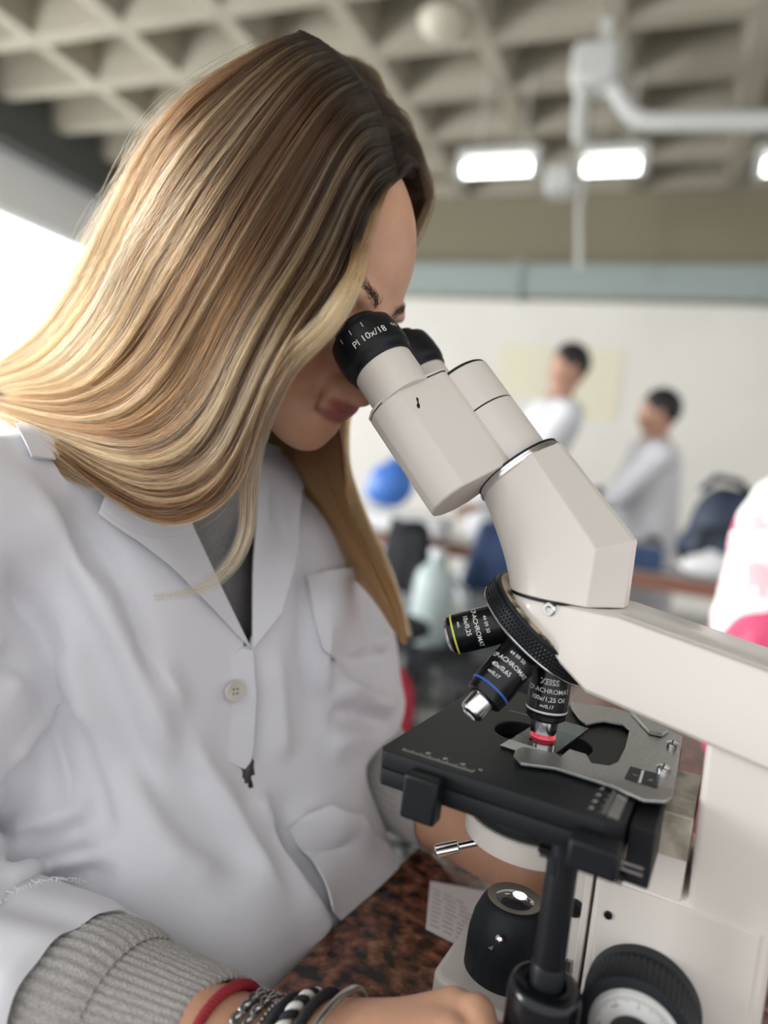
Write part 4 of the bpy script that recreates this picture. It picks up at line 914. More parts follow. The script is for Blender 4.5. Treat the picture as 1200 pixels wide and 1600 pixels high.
# white sleeve end, rolled knit, then the loose cuff
def wavy(rings, n, amp, seed):
    rg = np.random.default_rng(seed); ph = rg.uniform(0, 6.28, 6); secs = []
    for i, (c, ax, ra, rb, am) in enumerate(rings):
        ax = unit(ax); up = np.array([0, 0, 1.]); e2 = unit(up-ax*(up@ax)); e1 = np.cross(e2, ax); S = []
        for k in range(n):
            t = 2*math.pi*k/n; wv = am*(math.sin(3*t+ph[0]+i*.25)+.7*math.sin(5*t+ph[1]-i*.4)+.5*math.sin(8*t+ph[2]+i*.2)+.3*math.sin(13*t+ph[3]))
            S.append(np.asarray(c)+e1*(ra+wv)*math.cos(t)+e2*(rb+wv)*math.sin(t)+ax*am*1.1*math.sin(2*t+ph[4]))
        secs.append(S)
    return MB().loft(secs, caps=False)
rg_ = []
for x, r, tf, am in ((-316, 45, 0, 0), (-300, 47.5, 0, .8), (-284, 48.5, .05, 1.6), (-268, 48.5, .1, 2.2), (-252, 48.5, .2, 2.2), (-236, 48.5, .3, 2.0), (-222, 49, .4, 2.0), (-210, 49, .45, 2.2), (-203, 48.5, .5, 2.4), (-200.5, 47, .5, 2.4), (-203, 45.2, .5, 2.4), (-215, 44, .4, 1.5), (-240, 42, .3, 0)):
    rg_.append((fa(x+12)+np.array([0, 0, -8.]), unit(WA*(1-tf)+tilt*tf), r, r*.96, am))
pchild('rolled_sleeve', wavy(rg_, 120, 1, 5), COATM, coat, 70)
mb = MB()
for i in range(40):
    t = math.radians(60+i*2.2); c, ax, ra, rb, am = rg_[5]; e2 = unit(np.array([0, 0, 1.])-ax*ax[2]); e1 = np.cross(e2, ax); d = e1*math.cos(t)+e2*math.sin(t)*-1
    d = e2*math.cos(t-1.57)+e1*math.sin(t-1.57); p0 = c+d*(ra+2.6)+ax*(i-20)*.45
    mb.tube([p0, p0+d*random.uniform(.5, 2)+ax*random.uniform(-2, 2), p0+d*random.uniform(-.5, 3)+ax*random.uniform(-5, 1)], .3, 5)
pchild('frayed_threads', mb, COATM, coat)['kind'] = 'stuff'
cuff([(-225, 38, 36, .2), (-212, 40, 38, .3), (-202, 42, 40, .4), (-193, 43.5, 41.5, .45), (-184, 43.5, 41, .5), (-176, 42, 39, .5), (-172, 39, 36.5, .5), (-176, 36, 34, .5), (-190, 34, 32, .4)], 0, KNITL, 'knit_roll', 288, 1.5, 48, swt, -7)
cuff([(-195, 37, 34, .4), (-182, 38.5, 34.5, .5), (-166, 38.5, 34, .6), (-148, 37, 32.5, .75), (-134, 36, 31, .9), (-126, 35.5, 30.5, 1), (-124.5, 34, 29, 1), (-127, 32.5, 27.5, 1), (-146, 31, 26, .8)], 0, KNITL, 'knit_cuff', 336, 1.3, 56, swt, -6)
# far sleeve of the sweater
LA = unit(LWR-LEL)
def la(t): return LEL+(LWR-LEL)*t
UA = unit(LEL-LSH); ks = []
for t, r in ((.62, 34), (.75, 38), (.86, 40)): ks.append((LSH+(LEL-LSH)*t, UA, r, r))
for q, r in ((.25, 42), (.5, 43), (.75, 42)): ks.append((LEL+(la(.12)-LEL)*q+np.array([4., 2, -3])*math.sin(q*3.14), unit(UA*(1-q)+LA*q), r, r))
for t, r in ((.15, 41), (.28, 38.5), (.40, 36), (.50, 34), (.535, 33.5), (.545, 32), (.53, 30), (.4, 29)): ks.append((la(t), LA, r, r*.95))
pchild('knit_sleeve', ring_tube(ks, 168, .9, 42), KNITL, swt, 60)
# ------------------------------------------------------------------ bracelets (things worn on the near wrist)
def wrist(x):
    return REL+(RWR-REL)*((x-REL[0])/(RWR[0]-REL[0])) if x < RWR[0] else RWR+(np.array([-42, -102, -137.])-RWR)*((x-RWR[0])/(-42-RWR[0]))
def wloop(x, lean, r1, r2, n=72, dz=0, lean2=0.0):
    c = wrist(x)+np.array([0, 0, dz]); ax = unit(unit(np.array([1, .25, .08]))+np.array([0, lean, lean2])); e2 = unit(np.array([0, 0, 1.])-ax*ax[2]); e1 = np.cross(e2, ax)
    P = []
    for k in range(n):                          # follow the skin: cast outward from the wrist axis
        t = 2*math.pi*k/n; d = e1*math.cos(t)+e2*math.sin(t); out = c+d*60; q = body_bvh.ray_cast(Vector(out), Vector(-d), 60)
        rr = 60-q[3] if q[0] else r1
        P.append((d, max(rr, 15)))
    R = np.array([p[1] for p in P]); R = np.array([max(R[(k+j) % n] for j in range(-2, 3)) for k in range(n)]); R = np.convolve(np.r_[R[-4:], R, R[:4]], np.ones(9)/9, 'valid')
    return [c+P[k][0]*(R[k]+r2) for k in range(n)]
REDC = mat('red_cord', (.30, .015, .025), .7, bump=(1500, .6, .0006))
def twist(loop, r, R, m=3, turns=30, n=300):
    L = np.array(loop); K = len(L); out = [[] for _ in range(m)]; c0 = L.mean(0)
    for i in range(n):
        u = i/n*K; a = int(u) % K; b = (a+1) % K; f = u-int(u); p = L[a]*(1-f)+L[b]*f; tg = unit(L[b]-L[a]); rd = unit((p-c0)-tg*((p-c0)@tg)); sd = np.cross(tg, rd)
        for j in range(m):
            t = 2*math.pi*(turns*i/n+j/m); out[j].append(p+rd*R*math.cos(t)+sd*R*math.sin(t))
    return out
def braid(name, loop, r, R, mats, label, turns, m=3):
    b = groot(name, np.array([np.mean(loop, 0)[0], np.mean(loop, 0)[1], np.min(np.array(loop)[:, 2])]), label, 'bracelet', 'bracelets on the near wrist')
    off = b['_off']
    for j, q in enumerate(twist(loop, r, R, m, turns)): gpart('cord', MB().tube(q, r, 7, closed=True), mats[j % len(mats)], b, off, smooth=60)
    return b
braid('cord_bracelet', wloop(-110, -.35, 26, 2.4), 1.55, 1.25, [REDC], 'dark red braided cord bracelet nearest the knit cuff', 26)
def link_chain(name, loop, nl, r, w, label):
    L = np.array(loop); K = len(L); c0 = L.mean(0); b = groot(name, (c0[0], c0[1], L[:, 2].min()), label, 'bracelet', 'bracelets on the near wrist'); off = b['_off']
    for i in range(nl):
        u = i/nl*K; a = int(u) % K; f = u-int(u); p = L[a]*(1-f)+L[(a+1) % K]*f; tg = unit(L[(a+1) % K]-L[a]); rd = unit((p-c0)-tg*((p-c0)@tg)); sd = np.cross(tg, rd)
        an = math.pi/4 if i % 2 else -math.pi/4; s1 = rd*math.cos(an)+sd*math.sin(an)
        gpart('link', MB().tube([p+tg*w*1.35*math.cos(t)+s1*w*.8*math.sin(t) for t in np.linspace(0, 2*math.pi, 13)[:-1]], r, 6, closed=True), CHROMED, b, off, smooth=60)
CHROMED = mat('tarnished_silver', (.42, .42, .42), .25, 1.0)
link_chain('chain_bracelet', wloop(-97, -.25, 26, 2.4), 46, .85, 2.5, 'silver link chain bracelet beside the red cord')
link_chain('chain_bracelet', wloop(-91, -.28, 26, 2.6), 46, .75, 2.2, 'finer silver link chain bracelet between the chain and the ball chain')
lp = wloop(-86.5, -.26, 26, 1.6); L_ = np.array(lp); b = groot('ball_chain_bracelet', (L_.mean(0)[0], L_.mean(0)[1], L_[:, 2].min()), 'silver ball chain bracelet beside the black cord', 'bracelet', 'bracelets on the near wrist'); off = b['_off']
gpart('wire', MB().tube(lp, .4, 6, closed=True), CHROMED, b, off)
for i in range(54):
    u = i/54*len(lp); a = int(u) % len(lp); f = u-int(u); p = L_[a]*(1-f)+L_[(a+1) % len(lp)]*f
    gpart('ball', MB().lathe([(.01, -1.3), (.92, -.92), (1.3, 0), (.92, .92), (.01, 1.3)], p, (0, 0, 1), 10), CHROMED, b, off, smooth=80)
BCORD = mat('black_cord', (.015, .015, .018), .75); WCORD = mat('white_cord', (.72, .70, .66), .8)
braid('cord_bracelet', wloop(-81.5, -.26, 26, 2.0), 1.5, 1.1, [BCORD], 'plain black cord bracelet beside the ball chain', 20)
braid('cord_bracelet', wloop(-74, -.26, 26, 2.2), 1.9, 1.6, [WCORD, BCORD], 'black and white twisted cord bracelet', 15, 2)
braid('cord_bracelet', wloop(-66.5, -.24, 26, 2.0), 1.5, 1.2, [BCORD], 'black braided cord bracelet next to the silver bangle', 18)
single('bangle', MB().tube(wloop(-57, -.3, 28, 2.4), 2.0, 12, closed=True), mat('pewter', (.55, .54, .50), .3, 1.0), 'smooth silver bangle closest to the hand', 'bracelet', 'bracelets on the near wrist', smooth=60)

# ------------------------------------------------------------------ hair
SC_C = np.array([-92., 0, 34.]); SC_R = np.array([98., 78., 98.])      # scalp in head coordinates
def scalp_hit(px, grow):
    o = headc(CAMG)-SC_C; d = (HR @ rayG(px)); r = SC_R+grow
    a = ((d/r)**2).sum(); b = 2*(o*d/r**2).sum(); c = ((o/r)**2).sum()-1; D = b*b-4*a*c
    t = (-b-math.sqrt(D))/(2*a) if D > 0 else -b/(2*a)
    return CAMG+rayG(px)*t
NP = 28
def clear(p, px, gap):                          # keep a hair point outside the skin
    h, nn = hit(px, body_bvh)
    if h is not None and np.linalg.norm(p-CAMG) > np.linalg.norm(h-CAMG)-gap: return h+unit(CAMG-h)*gap
    return p
def rt(px, y): return clear(on(px, 1, y), px, 3.0)
def guide(root, pts):
    """root: point in G. pts: (x, y, Y) with Y = G y of the hair there, or None to lie on the head"""
    P = [np.asarray(root, float)]
    for q in pts:
        if len(q) == 3 and q[2] is None: P.append(clear(scalp_hit(q[:2], q[3] if len(q) > 3 else 12), q[:2], 7))
        elif len(q) == 4 and q[2] is None: P.append(scalp_hit(q[:2], q[3]))
        elif len(q) == 4 and q[3] == 'G': P.append(np.array(q[:3], float))
        else:
            p = on(q[:2], 1, q[2]); h, nn = hit(q[:2], coat_bvh)
            if h is not None and np.linalg.norm(p-CAMG) > np.linalg.norm(h-CAMG)-10: p = h+(CAMG-h)/np.linalg.norm(CAMG-h)*10
            P.append(p)
    return crom(P, NP)
def rootp(f, l=0.0, g=6):                        # on the scalp in the parting plane
    q = (f-SC_C[0])/(SC_R[0]+g); u = SC_C[2]+(SC_R[2]+g)*math.sqrt(max(0, 1-q*q-(l/(SC_R[1]+g))**2)); return H(f, l, u)
def hg(f, l, u): return tuple(H(f, l, u))+('G',)
lockg = guide(rt((604, 290), -10), [(584, 325, None), (566, 385, None), (550, 440, -84), (512, 505, -92), (450, 568, -96), (416, 636, -98), (396, 700, -98), (388, 770, -100), (384, 830, -102), (362, 880, -104), (312, 920, -106), (240, 934, -108)])
near = [
 guide(rt((622, 280), 0), [(585, 320, None), (560, 390, None), (530, 460, None), (470, 545, -94), (425, 620, -100), (398, 690, -104), (376, 755, -108), (320, 808, -112), (250, 818, -112), (170, 775, -110), (90, 716, -104), (25, 668, -98), (-40, 640, -92)]),
 guide(rt((618, 255), 0), [(572, 290, None), (520, 410, None), (455, 520, -93), (405, 620, -102), (370, 700, -108), (318, 765, -114), (240, 780, -115), (165, 745, -112), (90, 698, -105), (20, 660, -98), (-40, 636, -92)]),
 guide(rt((608, 215), 0), [(560, 240, None), (490, 380, None), (415, 510, -92), (370, 600, -103), (330, 680, -110), (265, 728, -115), (185, 725, -113), (100, 690, -106), (15, 652, -98), (-40, 632, -92)]),
 guide(rt((590, 165), 0), [(535, 200, None), (450, 350, None), (370, 490, -91), (320, 590, -103), (270, 655, -110), (200, 685, -112), (110, 672, -106), (10, 643, -97), (-45, 626, -92)]),
 guide(rt((562, 120), 0), [(500, 160, None), (400, 310, None), (310, 470, -90), (250, 570, -102), (190, 630, -106), (110, 648, -103), (5, 630, -95), (-45, 618, -90)]),
 guide(rt((530, 85), -8), [(465, 120, None, 14), (350, 270, None, 14), (250, 430, -86), (185, 540, -96), (110, 605, -98), (0, 615, -92)]),
 guide(rt((500, 62), -18), [(430, 95, None, 16), (300, 220, None, 16), (205, 370, -78), (140, 490, -84), (65, 570, -86), (-30, 600, -84)]),
 guide(rt((475, 49), -28), [(400, 80, None, 18), (265, 170, None, 20), (185, 290, -62), (120, 420, -66), (50, 520, -70), (-40, 585, -72)]),
]
SHB = lambda x, y, z: (x, y, z, 'G')
back = [
 guide(rt((466, 48), -27), [hg(-196, -12, 40), hg(-205, -22, -20), SHB(-372, -34, 262), SHB(-418, -44, 195), SHB(-448, -50, 150)]),
 guide(rt((468, 49), -22), [hg(-198, 20, 40), hg(-206, 28, -20), SHB(-370, 32, 262), SHB(-418, 32, 190), SHB(-448, 30, 145)]),
 guide(rt((480, 54), -16), [hg(-180, 58, 40), hg(-180, 72, -20), SHB(-345, 78, 250), SHB(-395, 82, 180), SHB(-425, 84, 135)]),
]
far = [
 guide(rt((502, 64), -10), [(530, 86, 26), (565, 128, 74), hg(-145, 94, 15), hg(-140, 97, -50), SHB(-318, 100, 200), SHB(-350, 105, 160), SHB(-380, 108, 140)]),
 guide(rt((562, 120), 5), [(596, 142, 34), (632, 196, 70), hg(-88, 94, 20), hg(-85, 98, -50), SHB(-235, 98, 150), SHB(-225, 100, 105), SHB(-200, 104, 60)]),
 guide(rt((600, 190), 4), [(636, 190, 26), (664, 252, 56), (668, 318, 76), hg(-62, 94, -30), (470, 690, 84), (520, 790, 92), (575, 880, 96), (625, 985, 96)]),
 guide(rt((618, 255), 4), [(648, 228, 18), (672, 280, 42), (667, 342, 68), hg(-54, 89, -20), (515, 690, 82), (545, 790, 90), (595, 890, 96), (634, 1000, 96)]),
 guide(rt((622, 280), 2), [(650, 258, 14), (670, 300, 34), (662, 350, 60), hg(-46, 84, -20), (540, 690, 82), (560, 790, 90), (610, 900, 96), (642, 1000, 96)]),
]
GD = np.array(near+back+far)                     # guides x points x 3
NG = len(GD); HCEN = H(-90, 0, 0)
def surf(v, t, GDx=None):                        # v in guide units, t in 0..1 -> position, smooth in both
    g = GD; v = np.clip(v, 0, NG-1.0001); i = v.astype(int); f = v-i; tt = np.clip(t, 0, 1)*(NP-1.0001); j = tt.astype(int); u = tt-j
    def at_(k): k = np.clip(k, 0, NG-1); return g[k, j]*(1-u)[:, None]+g[k, np.minimum(j+1, NP-1)]*u[:, None]
    a, b, c, d = at_(i-1), at_(i), at_(i+1), at_(i+2); f = f[:, None]
    return .5*(2*b+(c-a)*f+(2*a-5*b+4*c-d)*f*f+(3*b-a-3*c+d)*f**3)
# under-layer: a closed shell following the guides
nv, ntt = 120, 60
vv = np.linspace(0, NG-1.001, nv); tt_ = np.linspace(0, 1, ntt)
S = surf(np.repeat(vv, ntt), np.tile(tt_, nv)).reshape(nv, ntt, 3)
def shell_normals(S):
    du = np.gradient(S, axis=0); dv = np.gradient(S, axis=1); n = np.cross(du, dv); n /= np.linalg.norm(n, axis=2)[..., None]+1e-9
    out = S-HCEN; out[..., 2] *= .3; sg = np.sign((n*out).sum(2)); return n*np.where(sg == 0, 1, sg)[..., None]
SN = shell_normals(S)
SNb = SN[:8*nv//NG]                              # near part: outward is towards -y
SN = np.where((np.arange(nv)[:, None, None] < 8*nv/NG) & (SN[..., 1:2] > 0.3), -SN, SN)
for _ in range(4):
    SN = (SN+np.roll(SN, 1, 0)+np.roll(SN, -1, 0)+np.roll(SN, 1, 1)+np.roll(SN, -1, 1)); SN /= np.linalg.norm(SN, axis=2)[..., None]+1e-9
inn = np.interp(tt_, [0, .03, .12, .5, .9, 1], [.3, 2, 5, 6, 5, 2.5])[None, :, None]
O_ = (S-SN*inn).reshape(-1, 3); I_ = (S-SN*(inn+np.interp(tt_, [0, .05, .3, .8, 1], [2.5, 4, 10, 8, 2])[None, :, None])).reshape(-1, 3)
ix = np.arange(nv*ntt).reshape(nv, ntt); r0_ = 9; ix = ix[r0_:]; q = np.stack([ix[:-1, :-1], ix[1:, :-1], ix[1:, 1:], ix[:-1, 1:]], -1).reshape(-1, 4); k = nv*ntt
ed_ = []
for a, b in ((ix[0, :-1], ix[0, 1:]), (ix[-1, 1:], ix[-1, :-1]), (ix[1:, 0], ix[:-1, 0]), (ix[:-1, -1], ix[1:, -1])): ed_.append(np.stack([a, b, b+k, a+k], -1))
HV = np.vstack([O_, I_]); HQ = np.vstack([q[:, ::-1], q+k]+ed_)
def hair_color(v, t, rnd, seed):
    """natural colour: dark roots, blond lengths, streaks by lock"""
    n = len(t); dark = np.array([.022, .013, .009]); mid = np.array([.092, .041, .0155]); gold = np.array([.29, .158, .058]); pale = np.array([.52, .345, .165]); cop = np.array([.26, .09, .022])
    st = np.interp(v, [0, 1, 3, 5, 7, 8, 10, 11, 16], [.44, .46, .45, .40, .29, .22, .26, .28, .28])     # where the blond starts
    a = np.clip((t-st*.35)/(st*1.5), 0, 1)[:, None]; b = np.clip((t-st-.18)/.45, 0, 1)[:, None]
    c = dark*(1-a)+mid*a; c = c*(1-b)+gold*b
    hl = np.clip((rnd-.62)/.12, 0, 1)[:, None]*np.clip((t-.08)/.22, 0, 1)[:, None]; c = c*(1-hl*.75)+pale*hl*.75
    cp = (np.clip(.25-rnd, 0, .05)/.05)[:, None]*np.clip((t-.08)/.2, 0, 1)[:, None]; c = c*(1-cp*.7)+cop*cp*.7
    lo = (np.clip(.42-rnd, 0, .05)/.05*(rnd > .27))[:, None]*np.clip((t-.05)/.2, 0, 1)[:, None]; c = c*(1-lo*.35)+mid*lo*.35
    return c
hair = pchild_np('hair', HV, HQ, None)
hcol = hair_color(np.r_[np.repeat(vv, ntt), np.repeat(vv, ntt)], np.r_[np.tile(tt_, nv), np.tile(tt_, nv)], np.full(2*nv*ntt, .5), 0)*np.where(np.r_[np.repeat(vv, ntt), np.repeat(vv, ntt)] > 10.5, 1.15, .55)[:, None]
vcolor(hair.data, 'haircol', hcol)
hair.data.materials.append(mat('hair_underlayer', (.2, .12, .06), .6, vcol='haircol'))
def hairmat(name):
    m = bpy.data.materials.new(name); m.use_nodes = True; nt = m.node_tree; nt.nodes.remove(nt.nodes['Principled BSDF'])
    h = nt.nodes.new('ShaderNodeBsdfHairPrincipled'); h.model = 'CHIANG'; h.parametrization = 'COLOR'
    a = nt.nodes.new('ShaderNodeAttribute'); a.attribute_name = 'haircol'; nt.links.new(a.outputs['Color'], h.inputs['Color'])
    for nme, val in (('Roughness', .40), ('Radial Roughness', .45), ('IOR', 1.40), ('Coat', .0), ('Random Roughness', .2)):
        if nme in h.inputs: h.inputs[nme].default_value = val
    nt.links.new(h.outputs[0], nt.nodes['Material Output'].inputs['Surface']); return m
HAIRM = hairmat('blond_hair')
def strands(name, n, m, vr, spread, depth, rad, seed, tmin=(.8, 1.0), fly=0.0, parent=None, nclump=260, npt=26):
    rg = np.random.default_rng(seed); ncl = nclump; cv = np.sort(rg.uniform(vr[0], vr[1], ncl)); crn = rg.random(ncl); cdp = rg.uniform(0, 1, ncl)
    ci = rg.integers(0, ncl, n); cw = (vr[1]-vr[0])/ncl
    dv = rg.normal(0, 1, n)*cw*spread; dd = rg.random(n)
    t1 = rg.uniform(tmin[0], tmin[1], n); T = np.linspace(0, 1, npt)
    V_ = np.clip(cv[ci]+dv, vr[0], vr[1])
    tb = np.random.default_rng(77).random(400); bx = V_*6.5; b0 = bx.astype(int); bf = bx-b0; bf = bf*bf*(3-2*bf); bnd = tb[b0]*(1-bf)+tb[b0+1]*bf
    rr = np.clip(.5+1.45*(.55*(bnd-.5)+.45*(crn[ci]-.5)+rg.normal(0, .13, n)), 0, 1)
    vv_ = (V_[:, None]+np.zeros(npt)[None]); tp = T[None]*t1[:, None]
    # locks draw together towards their tips, and wander a little
    pull = np.clip((tp-.25)/.75, 0, 1)*.55; vv_ = vv_*(1-pull)+(cv[ci])[:, None]*pull
    ph = rg.uniform(0, 6.28, ncl)[ci]; ph2 = rg.uniform(0, 6.28, n)
    vv_ = vv_+.05*np.sin(tp*5+ph[:, None])*tp+fly*.35*np.sin(tp*7+ph2[:, None])*tp+.035*np.sin(tp*8+ph2[:, None]*1.7)*tp
    vv_ = np.clip(vv_, 0, NG-1.001)
    P = surf(vv_.ravel(), tp.ravel()).reshape(n, npt, 3)
    # outward normal from the shell grid
    gi = np.clip((vv_/(NG-1.001)*(nv-1)).astype(int), 0, nv-1); gj = np.clip((tp*(ntt-1)).astype(int), 0, ntt-1); Nn = SN[gi, gj]
    far_ = (vv_ > 10.5)*8.0*np.clip(tp*3-.6, 0, 1); off = far_+(-depth*(.55*dd[:, None]+.45*cdp[ci][:, None])+1.6*np.sin(tp*4+ph[:, None]*2)+4.5*(bnd[:, None]-.6)+.7*np.sin(tp*17+ph2[:, None]))*np.interp(tp, [0, .12, .9, 1], [.12, 1, 1, .6])
    off = off+fly*(3+10*rg.random(n)[:, None]*np.sin(tp*3+ph2[:, None])**2)*tp
    P = P+Nn*off[..., None]+rg.normal(0, .25, (n, 1, 3))
    C = hair_color(vv_.ravel(), tp.ravel(), np.repeat(rr, npt), seed)*np.repeat(rg.uniform(.58, .95, n), npt)[:, None]
    hcv = bpy.data.hair_curves.new(name); hcv.add_curves([npt]*n)
    hcv.points.foreach_set('position', ((P.reshape(-1, 3)-np.array(POFF))*.001).astype(np.float32).ravel())
    r_ = (rad*np.interp(T, [0, .1, .8, 1], [.8, 1, .9, .35]))[None]*rg.uniform(.75, 1.25, n)[:, None]*.001
    ra = hcv.attributes.get('radius') or hcv.attributes.new('radius', 'FLOAT', 'POINT'); ra.data.foreach_set('value', r_.astype(np.float32).ravel())
    ca_ = hcv.attributes.new('haircol', 'FLOAT_COLOR', 'POINT'); ca_.data.foreach_set('color', np.concatenate([C, np.ones((len(C), 1))], 1).astype(np.float32).ravel())
    o = bpy.data.objects.new(name, hcv); COL.objects.link(o); hcv.materials.append(m); o.parent = parent or hair; o['kind'] = 'stuff'; return o
strands('hair_strands', 22000, HAIRM, (0.0, 7.9), 1.1, 12.0, .075, 21, (.92, 1.0), 0.0, nclump=420)
strands('hair_highlights', 1700, HAIRM, (0.0, 7.9), .5, 4.0, .12, 25, (.75, 1.0), 0.15, nclump=150)
strands('hair_strands', 3500, HAIRM, (7.0, 11.6), 1.0, 8.0, .09, 22, (.85, 1.0), 0.0, nclump=80)
strands('hair_strands', 8000, HAIRM, (10.5, 15.0), 1.0, 22.0, .08, 23, (.85, 1.0), 0.0, nclump=120)
strands('stray_hairs', 380, HAIRM, (0.2, 7.9), 1.5, 0.0, .06, 24, (.5, 1.0), 1.0, nclump=200)
strands('stray_hairs', 160, HAIRM, (0.2, 7.9), 1.5, 0.0, .05, 27, (.5, 1.0), 2.2, nclump=150)

def lock(name, g, n, r0, seed, col, parent=None, rad=.07):
    rg = np.random.default_rng(seed); npt = len(g); T = np.linspace(0, 1, npt); tg = np.gradient(g, axis=0); tg /= np.linalg.norm(tg, axis=1)[:, None]
    s1 = np.cross(tg, np.array([0, -1., 0])); s1 /= np.linalg.norm(s1, axis=1)[:, None]; s2 = np.cross(tg, s1)
    a = rg.uniform(0, 6.28, n); q = np.sqrt(rg.random(n)); wd = r0*np.interp(T, [0, .25, .55, .75, 1], [.5, 1, 1.1, .7, .25])
    ph = rg.uniform(0, 6.28, n)
    P = g[None]+(s1[None]*(np.cos(a)*q)[:, None, None]*1.6+s2[None]*(np.sin(a)*q)[:, None, None]*.6)*wd[None, :, None]+s1[None]*(1.2*np.sin(T[None]*6+ph[:, None])*T[None])[..., None]
    te = rg.uniform(.45, 1.0, n); te[:n//7] = 1.0
    ii = te[:, None]*(npt-1)*T[None]; i0 = np.minimum(ii.astype(int), npt-2); fr = (ii-i0)[..., None]; ar = np.arange(n)[:, None]; P = P[ar, i0]*(1-fr)+P[ar, i0+1]*fr
    C = np.repeat(np.interp(T, [0, .12, .3, .45, 1], [.12, .3, .7, 1, .9])[None], n, 0).ravel()[:, None]*np.array(col)*np.repeat(rg.uniform(.35, 1.15, n), npt)[:, None]
    hcv = bpy.data.hair_curves.new(name); hcv.add_curves([npt]*n); hcv.points.foreach_set('position', ((P.reshape(-1, 3)-np.array(POFF))*.001).astype(np.float32).ravel())
    r_ = (rad*np.interp(T, [0, .1, .8, 1], [.8, 1, .9, .35]))[None]*rg.uniform(.75, 1.25, n)[:, None]*.001
    ra = hcv.attributes.get('radius') or hcv.attributes.new('radius', 'FLOAT', 'POINT'); ra.data.foreach_set('value', r_.astype(np.float32).ravel())
    ca_ = hcv.attributes.new('haircol', 'FLOAT_COLOR', 'POINT'); ca_.data.foreach_set('color', np.concatenate([C, np.ones((len(C), 1))], 1).astype(np.float32).ravel())
    o = bpy.data.objects.new(name, hcv); COL.objects.link(o); hcv.materials.append(HAIRM); o.parent = hair; o['kind'] = 'stuff'; return o
lock('front_lock', lockg, 210, 5.0, 41, (.48, .29, .125))
# ================================================================== the far side of the lab (R frame, metres)
def rp(px, y): return onR(px, 1, y)
def rroot(name, base, label, cat, group=None):
    o = empty(name, MR @ Matrix.Translation(Vector(base))); tag(o, label, cat, group); o['_b'] = list(map(float, base)); return o
def rpart(name, mb, m, root, smooth=40, bev=0):
    o = link(name, mb.mesh(name, smooth, scale=1.0, off=root['_b']), m, root)
    if bev: bevel(o, bev*1000)
    return o
def rfield(name, root, m, build, lo, hi, h=.012):
    F = Field(np.array(lo)*1000, np.array(hi)*1000, h*1000); build(F); V, Q = F.nets(); V = relax(V, Q, 1)
    return link(name, mesh_np(name, V, Q, np.array(root['_b'])*1000), m, root)
BSKIN = mat('skin_far', (.46, .25, .17), .55); BHAIR = mat('dark_hair_far', (.012, .010, .010), .6); BCOAT = mat('coat_far', (.66, .66, .68), .85); BTRO = mat('dark_trousers', (.03, .04, .07), .8)
def far_person(headpx, Y, hips, face, hands, label, sit=False):
    hd = rp(headpx, Y)*1000; hp = np.array(hips, float)*1000
    base = (hp[0]/1000, Y, 0.0); r = rroot('person', base, label, 'person')
    nk = hd+np.array([0, 0, -130.])*1.0+(hp-hd)*.04; sh = nk+(hp-nk)*.14+np.array([0, 0, -10.])
    f = unit(face); sd = unit(np.cross((0, 0, 1), f)); HB = np.array([f, sd, np.cross(f, sd)])
    lo = np.minimum(hd, hp)/1000-.45; hi = np.maximum(hd, hp)/1000+.45; lo[2] = 0
    hands = [np.array(h)*1000 for h in hands]; S = [sh+sd*170, sh-sd*170]; E = [(S[i]+hands[i])/2+np.array([0, 0, -90.])+(-f)*40 for i in (0, 1)]
    def skin_(F):
        F.ell(hd, (98, 76, 112), 10, HB); F.ell(hd+f*60-np.array([0, 0, 50.]), (40, 50, 60), 20, HB); F.ell(hd+f*100-np.array([0, 0, 25.]), (18, 14, 22), 10, HB)
        F.cap(hd-np.array([0, 0, 60.]), sh, 55, 62, 20)
        for i in (0, 1): F.ell(hd+sd*(77 if i else -77)-np.array([0, 0, 10.]), (18, 8, 30), 6, HB); F.cap(E[i], hands[i], 40, 26, 20); F.ell(hands[i]+f*40, (60, 34, 28), 14, HB)
        F.cap(sh, hp, 120, 110, 30)
    rfield('skin', r, BSKIN, skin_, lo, hi)
    def hair_(F):
        F.ell(hd-f*14+np.array([0, 0, 22.]), (104, 86, 108), 10, HB); F.ell(hd+f*84-np.array([0, 0, 46.]), (66, 100, 90), 10, HB, 's')
    rfield('hair', r, BHAIR, hair_, hd/1000-.2, hd/1000+.2)
    def coat_(F):
        F.cap(sh-np.array([0, 0, 40.]), hp, 150, 165, 40); F.cap(S[0], S[1], 75, 75, 40); F.cap(hp, np.array([hp[0], hp[1], max(450., hp[2]-450)]), 160, 190, 60)
        for i in (0, 1): F.chain([S[i], E[i], E[i]*.25+hands[i]*.75], [68, 58, 50], 20)
    rfield('lab_coat', r, BCOAT, coat_, lo, hi)
    def legs_(F):
        for i in (-1, 1):
            k = np.array([hp[0], hp[1], hp[2]*.5])+sd*i*100; F.chain([hp+sd*i*90, k, np.array([k[0], k[1], 60.])], [95, 70, 55], 20); F.ell(np.array([k[0], k[1], 45.])+f*60, (130, 50, 45), 15, HB)
    rfield('trousers', r, BTRO, legs_, (hp[0]/1000-.4, hp[1]/1000-.4, -.02), (hp[0]/1000+.4, hp[1]/1000+.4, hp[2]/1000+.15), .014)
    return r
h1 = rp((889, 573), 3.5); h2 = rp((1030, 643), 3.75)
far_person((889, 573), 3.5, (h1[0]-.28, 3.55, .98), (-.75, -.55, -.35), [(h1[0]-.35, 3.2, .98), (h1[0]-.05, 3.12, .98)], 'person with dark hair in a lab coat leaning over the far bench')
far_person((1030, 643), 3.75, (h2[0]+.02, 3.8, .92), (-.95, -.25, -.2), [(h2[0]-.42, 3.45, 1.05), (h2[0]-.38, 3.3, 1.02)], 'person with dark hair in a lab coat facing left beside the navy backpack')
